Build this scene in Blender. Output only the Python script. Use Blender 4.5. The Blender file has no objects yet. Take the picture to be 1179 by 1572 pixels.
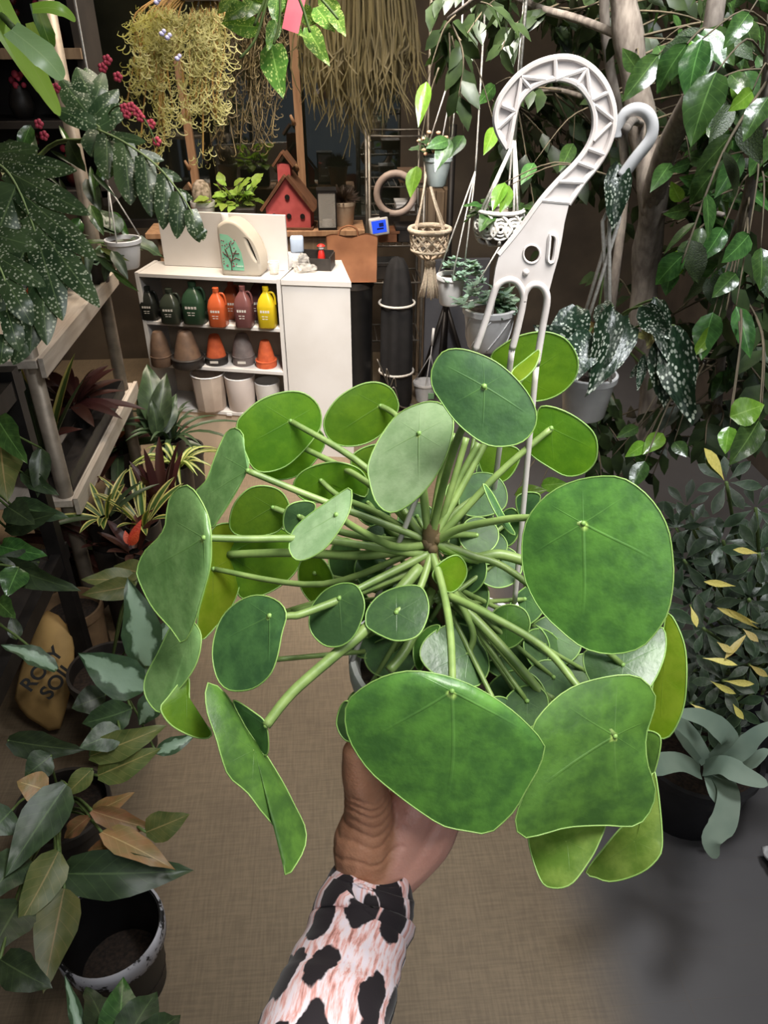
import bpy, bmesh, math, random
from mathutils import Vector, Matrix, noise
random.seed(7)
SC = bpy.context.scene
COL = SC.collection
# ---------------------------------------------------------------- camera
F_PX, CX, CY, EYE = 1180.0, 589.5, 786.0, 1.69
TILT, YAW = math.radians(32.3), math.radians(4.2)
cam = bpy.data.cameras.new('camera')
cam.sensor_fit = 'VERTICAL'; cam.sensor_height = 24.0; cam.lens = F_PX / 1572 * 24.0
cam.clip_start = .02
camo = bpy.data.objects.new('camera', cam); COL.objects.link(camo)
camo.location = (0, 0, EYE)
camo.rotation_euler = (math.radians(90) - TILT, 0, -YAW)
SC.camera = camo
# ---------------------------------------------------------------- world, lights, exposure
w = bpy.data.worlds.new('shop_street'); SC.world = w; w.use_nodes = True
w.node_tree.nodes['Background'].inputs[0].default_value = (.75, .86, 1, 1)
w.node_tree.nodes['Background'].inputs[1].default_value = 0.12
def area(name, loc, target, size, power, col, sy=None, spread=180):
    l = bpy.data.lights.new(name, 'AREA'); l.energy = power; l.color = col; l.size = size; l.spread = math.radians(spread)
    if sy: l.shape = 'RECTANGLE'; l.size_y = sy
    o = bpy.data.objects.new(name, l); COL.objects.link(o); o.location = loc
    o.rotation_euler = (Vector(target) - Vector(loc)).to_track_quat('-Z', 'Y').to_euler()
    return o
area('ceiling_light_counter', (-.3, 2.85, 2.75), (-.3, 3.15, .6), .5, 16, (1, .84, .66), None, 85)
area('ceiling_light_aisle', (.2, 1.9, 2.75), (.0, 2.9, .5), .4, 6.5, (1, .95, .9), None, 65)
area('hanging_light_front', (.27, .22, 2.12), (.1, .44, 1.38), .36, 5.4, (1, .98, .94), None, 100)
area('ceiling_light_back', (.3, 1.25, 2.75), (.42, 2.5, 1.0), .4, 14, (1, .95, .88), None, 60)
area('back_bounce_fill', (-.1, 3.4, 2.86), (-.1, 3.3, 0), 1.5, 26, (1, .88, .72))  # added soft fill in place of ceiling bounce, brightens the back
area('ceiling_light_tree', (.75, .95, 2.75), (.85, 1.4, 1.2), .35, 19, (.95, .98, 1), None, 130)
area('front_window_light', (.1, -1.2, 2.3), (.25, 1.2, 1.1), 1.1, 7, (.93, .97, 1))
SC.view_settings.view_transform = 'Standard'; SC.view_settings.look = 'None'
SC.view_settings.exposure = 0.0; SC.view_settings.gamma = 1.0
SC.view_settings.use_curve_mapping = False
SC.cycles.max_bounces = 6; SC.cycles.diffuse_bounces = 3; SC.cycles.glossy_bounces = 3
SC.cycles.transmission_bounces = 5; SC.cycles.transparent_max_bounces = 8
SC.cycles.use_denoising = True; SC.cycles.caustics_reflective = False; SC.cycles.caustics_refractive = False
SC.cycles.sample_clamp_indirect = 4.0

# ---------------------------------------------------------------- photo geometry
_ct, _st, _cy, _sy = math.cos(TILT), math.sin(TILT), math.cos(YAW), math.sin(YAW)
EYEV = Vector((0, 0, EYE))
def ray(px, py):
    x = (px - CX) / F_PX; u = -(py - CY) / F_PX
    Y = _ct + _st * u; Z = -_st + _ct * u
    return Vector((x * _cy + Y * _sy, Y * _cy - x * _sy, Z))
def P(px, py, dep): return EYEV + ray(px, py) * dep
def at(px, py, Y): v = ray(px, py); return EYEV + v * (Y / v.y)
def onz(px, py, z=0.0): v = ray(px, py); return EYEV + v * ((z - EYE) / v.z)
def zoom(x0, y0, s):
    return lambda pts: [(x0 + s * p[0], y0 + s * p[1]) + tuple(p[2:]) for p in pts]

# ---------------------------------------------------------------- objects
ORG = {}
def tag(o, label=None, cat=None, group=None, kind=None):
    if label: o['label'] = label
    if cat: o['category'] = cat
    if group: o['group'] = group
    if kind: o['kind'] = kind
    return o
def thing(name, label, cat, loc, group=None):
    o = bpy.data.objects.new(name, None); COL.objects.link(o); o.location = loc
    o.empty_display_size = .05
    ORG[o] = Vector(loc); return tag(o, label, cat, group)
def org(p):
    while p is not None:
        if p in ORG: return ORG[p]
        p = p.parent
    return Vector((0, 0, 0))
def link(name, me, parent=None, mat=None):
    o = bpy.data.objects.new(name, me); COL.objects.link(o); o.parent = parent
    if mat is not None and not me.materials: me.materials.append(mat)
    return o

class MB:
    def __init__(s): s.v = []; s.f = []; s.uv = []; s.mi = []; s.has_uv = False
    def add(s, vs, fs, uvs=None, mi=0):
        b = len(s.v); s.v += [Vector(v) for v in vs]
        s.uv += (uvs if uvs else [(0, 0)] * len(vs))
        if uvs: s.has_uv = True
        for f in fs: s.f.append(tuple(i + b for i in f)); s.mi.append(mi)
        return s
    def box(s, lo, hi, m=None, mi=0, bev=0.0):
        x0, y0, z0 = lo; x1, y1, z1 = hi
        if bev <= 0:
            vs = [Vector(p) for p in ((x0,y0,z0),(x1,y0,z0),(x1,y1,z0),(x0,y1,z0),(x0,y0,z1),(x1,y0,z1),(x1,y1,z1),(x0,y1,z1))]
            fs = [(0,3,2,1),(4,5,6,7),(0,1,5,4),(1,2,6,5),(2,3,7,6),(3,0,4,7)]
        else:
            b = bmesh.new(); bmesh.ops.create_cube(b, size=1)
            for v in b.verts:
                v.co = Vector((x0 + (v.co.x + .5) * (x1 - x0), y0 + (v.co.y + .5) * (y1 - y0), z0 + (v.co.z + .5) * (z1 - z0)))
            bmesh.ops.bevel(b, geom=b.edges[:], offset=bev, segments=2, affect='EDGES', profile=.5)
            b.verts.index_update(); vs = [v.co.copy() for v in b.verts]; fs = [tuple(v.index for v in f.verts) for f in b.faces]; b.free()
        if m is not None: vs = [m @ v for v in vs]
        return s.add(vs, fs, None, mi)
    def tube(s, pts, r, n=8, mi=0, caps=True, closed=False):
        pts = [Vector(p) for p in pts]; k = len(pts)
        rs = r if isinstance(r, (list, tuple)) else [r] * k
        t = []
        for i in range(k):
            a = pts[i - 1] if (i > 0 or closed) else pts[i]; b = pts[(i + 1) % k] if (i < k - 1 or closed) else pts[i]
            d = b - a; t.append(d.normalized() if d.length > 1e-9 else Vector((0, 0, 1)))
        u = t[0].orthogonal().normalized(); vs = []; uvs = []
        for i in range(k):
            u = (u - t[i] * u.dot(t[i]))
            u = u.normalized() if u.length > 1e-6 else t[i].orthogonal().normalized()
            w_ = t[i].cross(u)
            for j in range(n):
                a = 2 * math.pi * j / n
                vs.append(pts[i] + (u * math.cos(a) + w_ * math.sin(a)) * rs[i]); uvs.append((i / max(1, k - 1), j / n))
        fs = []
        for i in range(k if closed else k - 1):
            for j in range(n):
                i2 = (i + 1) % k
                fs.append((i * n + j, i * n + (j + 1) % n, i2 * n + (j + 1) % n, i2 * n + j))
        if caps and not closed:
            fs.append(tuple(range(n))[::-1]); fs.append(tuple((k - 1) * n + j for j in range(n)))
        return s.add(vs, fs, uvs, mi)
    def lathe(s, prof, c, n=28, m=None, mi=0, cap0=False, cap1=False, sq=None):
        c = Vector(c); vs = []; uvs = []
        for i, (r, z) in enumerate(prof):
            for j in range(n):
                a = 2 * math.pi * j / n; rr = r * (sq(a) if sq else 1)
                p = Vector((rr * math.cos(a), rr * math.sin(a), z))
                vs.append(c + (m @ p if m is not None else p)); uvs.append((j / n, i / (len(prof) - 1)))
        fs = [(i * n + j, i * n + (j + 1) % n, (i + 1) * n + (j + 1) % n, (i + 1) * n + j) for i in range(len(prof) - 1) for j in range(n)]
        if cap0: fs.append(tuple(range(n))[::-1])
        if cap1: fs.append(tuple((len(prof) - 1) * n + j for j in range(n)))
        return s.add(vs, fs, uvs, mi)
    def ball(s, c, r, sx=1, sy=1, sz=1, n=10, mi=0, m=None):
        k = max(4, n // 2 + 1); vs = []; fs = []
        c = Vector(c)
        for i in range(k + 1):
            th = math.pi * i / k
            for j in range(n):
                a = 2 * math.pi * j / n
                p = Vector((r * sx * math.sin(th) * math.cos(a), r * sy * math.sin(th) * math.sin(a), r * sz * math.cos(th)))
                vs.append(c + (m @ p if m is not None else p))
        for i in range(k):
            for j in range(n): fs.append((i * n + j, (i + 1) * n + j, (i + 1) * n + (j + 1) % n, i * n + (j + 1) % n))
        return s.add(vs, fs, None, mi)
    def ribbon(s, pts, widths, nrm, fold=0.0, mi=0, cross=4):
        """leaf-like band: points down the midrib, half widths, a rough surface normal"""
        pts = [Vector(p) for p in pts]; k = len(pts); vs = []; uvs = []; fs = []
        for i in range(k):
            d = (pts[min(k - 1, i + 1)] - pts[max(0, i - 1)]).normalized()
            nn = nrm[i] if isinstance(nrm, list) else nrm
            side = d.cross(nn); side = side.normalized() if side.length > 1e-6 else d.orthogonal().normalized()
            up = side.cross(d).normalized()
            for j in range(cross + 1):
                q = -1 + 2 * j / cross
                vs.append(pts[i] + side * (q * widths[i]) + up * (fold * abs(q) * widths[i])); uvs.append((i / (k - 1), j / cross))
        for i in range(k - 1):
            for j in range(cross):
                a = i * (cross + 1) + j; fs.append((a, a + 1, a + cross + 2, a + cross + 1))
        return s.add(vs, fs, uvs, mi)
    def mesh(s, name, mats=None, o=Vector((0, 0, 0)), smooth=True):
        me = bpy.data.meshes.new(name)
        me.from_pydata([tuple(v - o) for v in s.v], [], s.f); me.update()
        if s.has_uv:
            ul = me.uv_layers.new(name='UVMap'); li = [0] * len(me.loops); me.loops.foreach_get('vertex_index', li)
            fl = [c for i in li for c in s.uv[i]]; ul.data.foreach_set('uv', fl)
        if mats is not None:
            for m_ in (mats if isinstance(mats, (list, tuple)) else [mats]): me.materials.append(m_)
        me.polygons.foreach_set('material_index', s.mi)
        me.polygons.foreach_set('use_smooth', [smooth] * len(s.f))
        return me
    def build(s, name, mats, parent=None, smooth=True, angle=None):
        me = s.mesh(name, mats, org(parent), smooth)
        if smooth and angle: me.set_sharp_from_angle(angle=math.radians(angle))
        return link(name, me, parent)

def cr(pts, n=8, closed=False):
    """Catmull-Rom resample, n points per span"""
    q = [Vector(p) for p in pts]; k = len(q); out = []
    for i in range(k if closed else k - 1):
        if closed: a, b, c, d = q[i - 1], q[i], q[(i + 1) % k], q[(i + 2) % k]
        else: a, b, c, d = q[max(0, i - 1)], q[i], q[i + 1], q[min(k - 1, i + 2)]
        for j in range(n):
            t = j / n; t2 = t * t; t3 = t2 * t
            out.append(.5 * ((2 * b) + (c - a) * t + (2 * a - 5 * b + 4 * c - d) * t2 + (3 * b - a - 3 * c + d) * t3))
    if not closed: out.append(q[-1])
    return out
def uniform(pts, n, closed=False):
    if closed: pts = pts + [pts[0]]
    L = [0]
    for a, b in zip(pts, pts[1:]): L.append(L[-1] + (b - a).length)
    out = []; j = 0; m = n if closed else n - 1
    for i in range(n):
        t = L[-1] * i / m
        while j < len(L) - 2 and L[j + 1] < t: j += 1
        d = L[j + 1] - L[j]; out.append(pts[j].lerp(pts[j + 1], (t - L[j]) / d if d > 1e-12 else 0))
    return out
def basis(d, n):
    """rotation with +Y along d and +Z towards n"""
    y = Vector(d).normalized(); x = y.cross(Vector(n))
    x = x.normalized() if x.length > 1e-6 else y.orthogonal().normalized()
    z = x.cross(y); return Matrix((x, y, z)).transposed()
def rz(a): return Matrix.Rotation(a, 4, 'Z')
def curved_text(body, size, depth=.0006):
    c = bpy.data.curves.new('lettering', 'FONT'); c.body = body; c.size = size; c.extrude = depth
    c.offset = .0012; c.align_x = 'CENTER'; c.align_y = 'CENTER'
    o = bpy.data.objects.new('tmp', c); COL.objects.link(o)
    dg = bpy.context.evaluated_depsgraph_get(); me = bpy.data.meshes.new_from_object(o.evaluated_get(dg)); bpy.data.objects.remove(o)
    return me
def evaluated(o):
    dg = bpy.context.evaluated_depsgraph_get(); dg.update()
    return bpy.data.meshes.new_from_object(o.evaluated_get(dg), depsgraph=dg)

# ---------------------------------------------------------------- materials
def S(r, g, b):
    f = lambda c: (c / 255 / 12.92) if c / 255 <= .04045 else ((c / 255 + .055) / 1.055) ** 2.4
    return (f(r), f(g), f(b), 1)
class T:
    def __init__(s, name):
        s.m = bpy.data.materials.new(name); s.m.use_nodes = True; s.t = s.m.node_tree; s.t.nodes.clear()
        s.out = s.t.nodes.new('ShaderNodeOutputMaterial')
    def n(s, typ, ins=None, **props):
        nd = s.t.nodes.new('ShaderNode' + typ)
        for k, v in props.items(): setattr(nd, k, v)
        for k, v in (ins or {}).items():
            if isinstance(v, bpy.types.NodeSocket): s.t.links.new(v, nd.inputs[k])
            else: nd.inputs[k].default_value = v
        return nd
    def mix(s, fac, a, b, mode='MIX'):
        return s.n('MixRGB', {'Fac': fac, 'Color1': a, 'Color2': b}, blend_type=mode).outputs['Color']
    def math(s, op, a, b=0.0, c=0.0, clamp=False):
        return s.n('Math', {0: a, 1: b, 2: c}, operation=op, use_clamp=clamp).outputs[0]
    def ramp(s, fac, stops, interp='LINEAR'):
        r = s.n('ValToRGB', {'Fac': fac}); e = r.color_ramp.elements; r.color_ramp.interpolation = interp
        while len(e) < len(stops): e.new(.5)
        for el, (p, c) in zip(e, stops): el.position = p; el.color = c if len(c) == 4 else (*c, 1)
        return r.outputs['Color']
    def step(s, x, lo, hi):
        return s.n('MapRange', {'Value': x, 'From Min': lo, 'From Max': hi}, interpolation_type='SMOOTHSTEP').outputs[0]
    def noise(s, scale, detail=3, vec=None, rough=.5):
        i = {'Scale': scale, 'Detail': detail, 'Roughness': rough}
        if vec is not None: i['Vector'] = vec
        return s.n('TexNoise', i)
    def obj(s): return s.n('TexCoord').outputs['Object']
    def uv(s):
        x = s.n('SeparateXYZ', {0: s.n('TexCoord').outputs['UV']}); return x.outputs[0], x.outputs[1]
    def bump(s, h, strength=.3, dist=.01):
        return s.n('Bump', {'Height': h, 'Strength': strength, 'Distance': dist}).outputs[0]
    def pbr(s, col, rough=.5, metal=0, nrm=None, spec=.5, **kw):
        i = {'Base Color': col, 'Roughness': rough, 'Metallic': metal, 'Specular IOR Level': spec}
        if nrm is not None: i['Normal'] = nrm
        i.update(kw); return s.n('BsdfPrincipled', i).outputs[0]
    def done(s, sh): s.t.links.new(sh, s.out.inputs[0]); return s.m
    def leaf(s, col, rough, nrm=None, tr=.35, trcol=None, spec=.5):
        a = s.pbr(col, rough, 0, nrm, spec)
        tc = trcol if trcol is not None else s.mix(1.0, col, (1.0, 1.15, .5, 1), 'MULTIPLY')
        i = {'Color': tc}
        if nrm is not None: i['Normal'] = nrm
        b = s.n('BsdfTranslucent', i).outputs[0]
        return s.done(s.n('MixShader', {0: tr, 1: a, 2: b}).outputs[0])
def plain(name, c1, c2=None, rough=.5, scale=20, bump=0.0, metal=0, spec=.5, stretch=None, detail=4):
    t = T(name); v = t.obj()
    if stretch: v = t.n('Mapping', {'Vector': v, 'Scale': stretch}).outputs[0]
    nz = t.noise(scale, detail, v).outputs['Fac']
    col = t.mix(t.step(nz, .3, .7), c1, c2 if c2 else c1)
    return t.done(t.pbr(col, rough, metal, t.bump(nz, bump, .004) if bump else None, spec))
def leafmat(name, dark, light, rough=.35, tr=.3, scale=25, vein=None, edge=None, speck=None, speck_scale=60, speck_thr=.6,
            centre=None, stripe=None, spec=.5, jitter=.25, bump=.25):
    """leaf with UV: u down its length, v across it (midrib at .5)"""
    t = T(name); u, v = t.uv(); o = t.obj()
    rnd = t.n('ObjectInfo').outputs['Random']
    nz = t.noise(scale, 3, t.n('Mapping', {'Vector': o, 'Location': (0, 0, 0)}).outputs[0]).outputs['Fac']
    col = t.mix(t.step(nz, .3, .72), dark, light)
    a = t.math('ABSOLUTE', t.math('SUBTRACT', v, .5)); a = t.math('MULTIPLY', a, 2.0)        # 0 midrib .. 1 edge
    if centre: col = t.mix(t.step(t.math('ADD', a, t.math('MULTIPLY', t.math('SUBTRACT', nz, .5), 1.2)), .62, .38), col, centre)
    if stripe: col = t.mix(t.step(t.math('ADD', a, t.math('MULTIPLY', t.math('SUBTRACT', nz, .5), .25)), .5, .62), col, stripe)
    if speck:
        vo = t.n('TexVoronoi', {'Vector': o, 'Scale': speck_scale}).outputs['Distance']
        big = t.noise(speck_scale * .12, 2, o).outputs['Fac']
        col = t.mix(t.math('MULTIPLY', t.step(vo, speck_thr, speck_thr - .12), t.step(big, .35, .55)), col, speck)
    if vein:
        wv = t.math('FRACT', t.math('SUBTRACT', t.math('MULTIPLY', u, 8.0), t.math('MULTIPLY', a, 1.6)))
        wv = t.math('ABSOLUTE', t.math('SUBTRACT', wv, .5))
        col = t.mix(t.math('MULTIPLY', t.step(wv, .05, .0), .35), col, vein)
        col = t.mix(t.math('MULTIPLY', t.step(a, .06, .02), .8), col, vein)
    if edge: col = t.mix(t.step(a, .86, .95), col, edge)
    hsv = t.n('HueSaturation', {'Hue': t.math('ADD', .5, t.math('MULTIPLY', t.math('SUBTRACT', rnd, .5), jitter * .12)),
        'Saturation': 1.0, 'Value': t.math('ADD', 1 - jitter, t.math('MULTIPLY', rnd, 2 * jitter)), 'Color': col}).outputs[0]
    return t.leaf(hsv, rough, t.bump(nz, bump, .004), tr, spec=spec)
# ---------------------------------------------------------------- setting
def floor_mat():
    t = T('worn_linen_floor'); o = t.obj()
    mp = lambda sx, sy: t.n('Mapping', {'Vector': o, 'Scale': (sx, sy, 1)}).outputs[0]
    a = t.noise(14, 4, mp(14, 1)).outputs['Fac']; b = t.noise(14, 4, mp(1, 14)).outputs['Fac']
    weave = t.math('MULTIPLY', t.math('ADD', a, b), .5)
    blot = t.noise(2.2, 5, o, .6).outputs['Fac']
    sp = t.n('SeparateXYZ', {0: o})
    seam = None
    for ax, f in ((1, 10.0), (0, 2.2)):
        s = t.step(t.math('ABSOLUTE', t.math('SUBTRACT', t.math('FRACT', t.math('MULTIPLY', sp.outputs[ax], f)), .5)), .012 if ax else .004, 0.0)
        seam = s if seam is None else t.math('MAXIMUM', seam, s)
    col = t.mix(t.step(weave, .35, .65), S(117, 102, 83), S(135, 118, 96))
    col = t.mix(t.math('MULTIPLY', t.step(blot, .45, .75), .55), col, S(90, 77, 66))
    stain = t.noise(5, 2, o).outputs['Fac']
    col = t.mix(t.math('MULTIPLY', t.step(stain, .68, .78), .45), col, S(70, 58, 48))
    grey = t.step(sp.outputs[0], .42, .62)
    col = t.mix(grey, col, t.mix(blot, S(98, 95, 95), S(78, 76, 78)))
    col = t.mix(t.math('MULTIPLY', seam, .25), col, S(96, 84, 70))
    h = t.math('SUBTRACT', weave, t.math('MULTIPLY', seam, .5))
    return t.done(t.pbr(col, .55, 0, t.bump(h, .12, .002), .3))
M_floor = floor_mat()
M_dark = plain('dark_board', S(48, 42, 38), S(30, 26, 24), .7, 6, .2)
M_wallr = plain('dark_plaster', S(96, 84, 72), S(74, 64, 56), .85, 5, .3)
M_wallb = plain('shadowy_wall', S(92, 80, 66), S(70, 60, 50), .8, 4, .2)
M_ceil = plain('grey_ceiling', S(120, 116, 110), S(100, 96, 92), .9, 3, .1)
def struct(name, mb, m, parent=None):
    o = mb.build(name, m, parent, False)
    if parent is None: o['kind'] = 'structure'
    return o
struct('floor', MB().box((-1.6, -2.2, -.06), (1.9, 4.95, 0)), M_floor)
struct('ceiling', MB().box((-1.6, -.5, 2.9), (1.9, 4.95, 2.96)), M_ceil)
struct('wall_left', MB().box((-1.66, -.5, 0), (-1.6, 4.95, 2.9)), M_wallr)
struct('wall_right', MB().box((1.9, -.5, 0), (1.96, 4.95, 2.9)), M_wallr)
wb = MB()
wb.box((-1.6, 4.5, 0), (1.9, 4.56, .75)); wb.box((-1.6, 4.5, 2.5), (1.9, 4.56, 2.9))
wb.box((-1.6, 4.5, .75), (-1.35, 4.56, 2.5)); wb.box((.42, 4.5, .75), (1.9, 4.56, 2.5))
struct('wall_back', wb, M_wallb)
struct('wall_outside', MB().box((-1.6, 4.89, 0), (1.9, 4.95, 2.9)), plain('night_outside', S(96, 86, 70), S(54, 50, 44), .9, 3))
tg = T('night_glass'); M_glass = tg.done(tg.n('MixShader', {0: .12, 1: tg.n('BsdfTransparent', {'Color': (.8, .85, .82, 1)}).outputs[0],
                          2: tg.n('BsdfGlossy', {'Color': (1, 1, 1, 1), 'Roughness': .03}).outputs[0]}).outputs[0])
M_wood = plain('pale_timber', S(200, 158, 122), S(170, 128, 96), .6, 8, .25, stretch=(6, 6, .6))
M_graywood = plain('greyed_board', S(150, 128, 104), S(118, 98, 78), .75, 7, .3, stretch=(5, 5, .5))
win = tag(MB().box((-1.35, 4.5, 2.44), (.42, 4.56, 2.5)).box((-1.35, 4.5, .75), (.42, 4.56, .79)).build('window_1', M_dark, None, False), kind='structure')
g = MB().box((-1.35, 4.526, .79), (.42, 4.532, 2.44)).build('pane', M_glass, win, False)
# two free timber uprights with small knots of cut twigs
M_bark = plain('tree_bark', S(136, 126, 116), S(104, 94, 86), .85, 30, .5, stretch=(3, 3, 1))
for i, (x, y, lean, lb) in enumerate(((-.63, 4.2, .012, 'pale squared timber upright behind the cactus pot'), (-.1, 4.15, .006, 'pale squared timber upright rising behind the red birdhouse'))):
    t_ = thing('timber_upright', lb, 'post', (x, y, 0), 'timber uprights at the back window')
    z = [0, .9, 1.3, 1.75, 2.2, 2.9]
    mb = MB()
    for k in range(5):
        for q in (0,):
            mb.tube([(x - lean * (z[k] - .9) * 3 + .004 * math.sin(z[k] * 5), y, z[k]), (x - lean * (z[k + 1] - .9) * 3 + .004 * math.sin(z[k + 1] * 5), y, z[k + 1])], .026, 4, caps=True)
    mb.build('shaft', M_wood, t_, False)
    for zz in (1.02, 1.32, 1.12):
        xx = x - lean * (zz - .9) * 3
        MB().tube([(xx - .02, y - .015, zz - .03), (xx - .036, y - .03, zz + .012)], [.010, .006], 7).build('cut_branch', M_wood, t_)

# ---------------------------------------------------------------- the held plant
def pilea_mat(name, dark, light, tr, rough, sheen=None, veins=.5):
    t = T(name); u, v = t.uv(); o = t.obj()
    x = t.math('MULTIPLY', t.math('SUBTRACT', u, .5), 2.0); y = t.math('MULTIPLY', t.math('SUBTRACT', v, .5), 2.0)
    r = t.math('SQRT', t.math('ADD', t.math('MULTIPLY', x, x), t.math('MULTIPLY', y, y)))
    nz = t.noise(70, 5, o, .6).outputs['Fac']; fine = t.noise(160, 2, o).outputs['Fac']
    rnd = t.n('ObjectInfo').outputs['Random']
    col = t.mix(t.step(t.math('ADD', t.math('MULTIPLY', nz, .7), t.math('MULTIPLY', t.noise(24, 2, o).outputs['Fac'], .3)), .36, .66), dark, light)
    ang = t.math('ARCTAN2', y, x)
    # five or six palmate veins leaving the stalk, paler than the blade
    wob = t.math('ADD', ang, t.math('MULTIPLY', t.math('SUBTRACT', t.noise(9, 1, o).outputs['Fac'], .5), .5))
    vv = t.math('ABSOLUTE', t.math('SUBTRACT', t.math('FRACT', t.math('MULTIPLY', wob, 6 / (2 * math.pi))), .5))
    vein = t.math('MULTIPLY', t.step(t.math('MULTIPLY', vv, r), .014, .004), t.step(r, .85, .1))
    col = t.mix(t.math('MULTIPLY', vein, veins * .5), col, S(118, 160, 84))
    col = t.mix(t.step(r, .07, .03), col, S(178, 206, 110))
    hsv = t.n('HueSaturation', {'Hue': t.math('ADD', .49, t.math('MULTIPLY', rnd, .02)), 'Saturation': 1.0,
              'Value': t.math('ADD', .85, t.math('MULTIPLY', rnd, .3)), 'Color': col}).outputs[0]
    h = t.math('ADD', t.math('MULTIPLY', nz, .6), t.math('SUBTRACT', t.math('MULTIPLY', fine, .25), t.math('MULTIPLY', vein, .5)))
    return t.leaf(hsv, rough, t.bump(h, .28, .003), tr, spec=.55)
PM = {
 't': pilea_mat('pilea_leaf_top', S(64, 100, 46), S(92, 136, 56), .25, .36),
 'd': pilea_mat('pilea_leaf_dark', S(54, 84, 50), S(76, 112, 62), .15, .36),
 'p': pilea_mat('pilea_leaf_sheen', S(138, 170, 122), S(168, 196, 150), .25, .36, veins=.8),  # paleness stands in for the sheen of the overhead light
 'm': pilea_mat('pilea_leaf_mid', S(100, 138, 80), S(130, 166, 104), .25, .36, veins=.8),
 'u': pilea_mat('pilea_leaf_underside', S(92, 136, 34), S(116, 158, 40), .55, .45),
 'y': pilea_mat('pilea_leaf_backlit', S(150, 190, 44), S(176, 206, 62), .75, .45),  # bright lime colour imitates light coming through the blade
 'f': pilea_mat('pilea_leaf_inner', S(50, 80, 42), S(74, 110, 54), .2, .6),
 'o': pilea_mat('pilea_leaf_olive', S(92, 124, 44), S(130, 156, 70), .4, .4),
}
M_rim = plain('pilea_leaf_rim', S(136, 168, 90), S(110, 146, 72), .5)
M_petiole = plain('pilea_petiole', S(128, 150, 84), S(98, 122, 64), .45, 60, .1)
M_node = plain('pilea_stem', S(96, 78, 48), S(70, 56, 36), .8, 60, .4)
M_white = plain('white_plastic', S(226, 224, 224), S(214, 212, 212), .38, 30, .05)
M_hook = plain('hanger_plastic', S(206, 199, 196), S(190, 182, 178), .42, 40, .08)
RIM = P(690, 1000, .56)          # centre of the pot's rim
CROWN = (660, 838, .505)
pil = thing('potted_pilea', 'potted pilea with round coin leaves and tall white hook hanger, gripped in a hand', 'potted plant', RIM - Vector((0, 0, .118)))
def pilea_leaf(mk, outline, attach, dep, petiole=None, sgn=-1, cup=.05, wav=.02, kmax=1.0, rp=.0024, k=None, seed=0, fold=0.0):
    n = 44
    ol = uniform(cr([(x, y, 0) for x, y in outline], 6, True), n, True)
    c = sum(ol, Vector()) / n; sxx = sum((p.x - c.x) ** 2 for p in ol) / n; syy = sum((p.y - c.y) ** 2 for p in ol) / n
    sxy = sum((p.x - c.x) * (p.y - c.y) for p in ol) / n
    th = .5 * math.atan2(2 * sxy, sxx - syy); tr_, df = (sxx + syy) / 2, math.sqrt(((sxx - syy) / 2) ** 2 + sxy ** 2)
    a, b = math.sqrt(tr_ + df), math.sqrt(max(1, tr_ - df)); mx, my = -math.sin(th), math.cos(th)
    if abs(my) < .35 and mx < 0 or abs(my) >= .35 and my < 0: mx, my = -mx, -my
    kk = min(kmax, math.sqrt(max(0, a * a / b / b - 1))) if k is None else k
    R = a * 1.41
    rnd = random.Random(seed + int(c.x) * 7 + int(c.y)); ph = rnd.uniform(0, 6)
    A = Vector((attach[0], attach[1], 0))
    def dz(p, r, tt):
        e = ((p.x - c.x) * mx + (p.y - c.y) * my); e2 = ((p.x - c.x) * my - (p.y - c.y) * mx)
        return dep / F_PX * (sgn * kk * e + cup * R * r * r + wav * R * r * r * r * math.sin(3 * tt + ph) + fold * abs(e2))
    rings = (.06, .2, .4, .6, .78, .9, 1.0)
    vs = [P(A.x, A.y, dep + dz(A, 0, 0))]; uv = [(.5, .5) if petiole else (.6, .5)]; fs = []
    for r in rings:
        for j, p in enumerate(ol):
            q = A.lerp(p, r); t_ = math.atan2(p.y - A.y, p.x - A.x)
            vs.append(P(q.x, q.y, dep + dz(q, r, t_))); rq = r if petiole else .2 + .8 * r; uv.append((.5 + .5 * rq * math.cos(t_), .5 + .5 * rq * math.sin(t_)))
    for j in range(n): fs.append((0, 1 + j, 1 + (j + 1) % n))
    for i in range(len(rings) - 1):
        for j in range(n):
            q = 1 + i * n; fs.append((q + j, q + n + j, q + n + (j + 1) % n, q + (j + 1) % n))
    mb = MB().add(vs, fs, uv)
    mb.tube(vs[1 + (len(rings) - 1) * n:], .0005 * dep / .45, 5, mi=1, closed=True)
    if petiole: mb.ball(vs[0], .0017, n=6, mi=1)
    o = mb.build('leaf', [PM[mk], M_rim], pil)
    if petiole:
        d0 = petiole[0][2] if len(petiole[0]) > 2 else CROWN[2]; d1 = dep + dz(A, 0, 0) + .001
        pts = list(petiole) + [tuple(attach)]
        L = [0]
        for q, s in zip(pts, pts[1:]): L.append(L[-1] + math.hypot(s[0] - q[0], s[1] - q[1]))
        pp = [P(q[0], q[1], (q[2] if len(q) > 2 else d0 + (d1 - d0) * l / L[-1])) for q, l in zip(pts, L)]
        pp = cr(pp, 6)
        MB().tube(pp, [rp * (1.15 - .3 * i / (len(pp) - 1)) for i in range(len(pp))], 9).build('petiole', M_petiole, o)
    return o
Z1 = zoom(200, 500, .4241); Z2 = zoom(550, 480, .43257); Z3 = zoom(200, 850, .38168); Z4 = zoom(500, 850, .47498)
C = CROWN; CL = (658, 836, .506); CR_ = (668, 832, .505); CB = (662, 848, .503)
def z1(*p): return Z1([p])[0]
def z2(*p): return Z2([p])[0]
def z3(*p): return Z3([p])[0]
def z4(*p): return Z4([p])[0]
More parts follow.
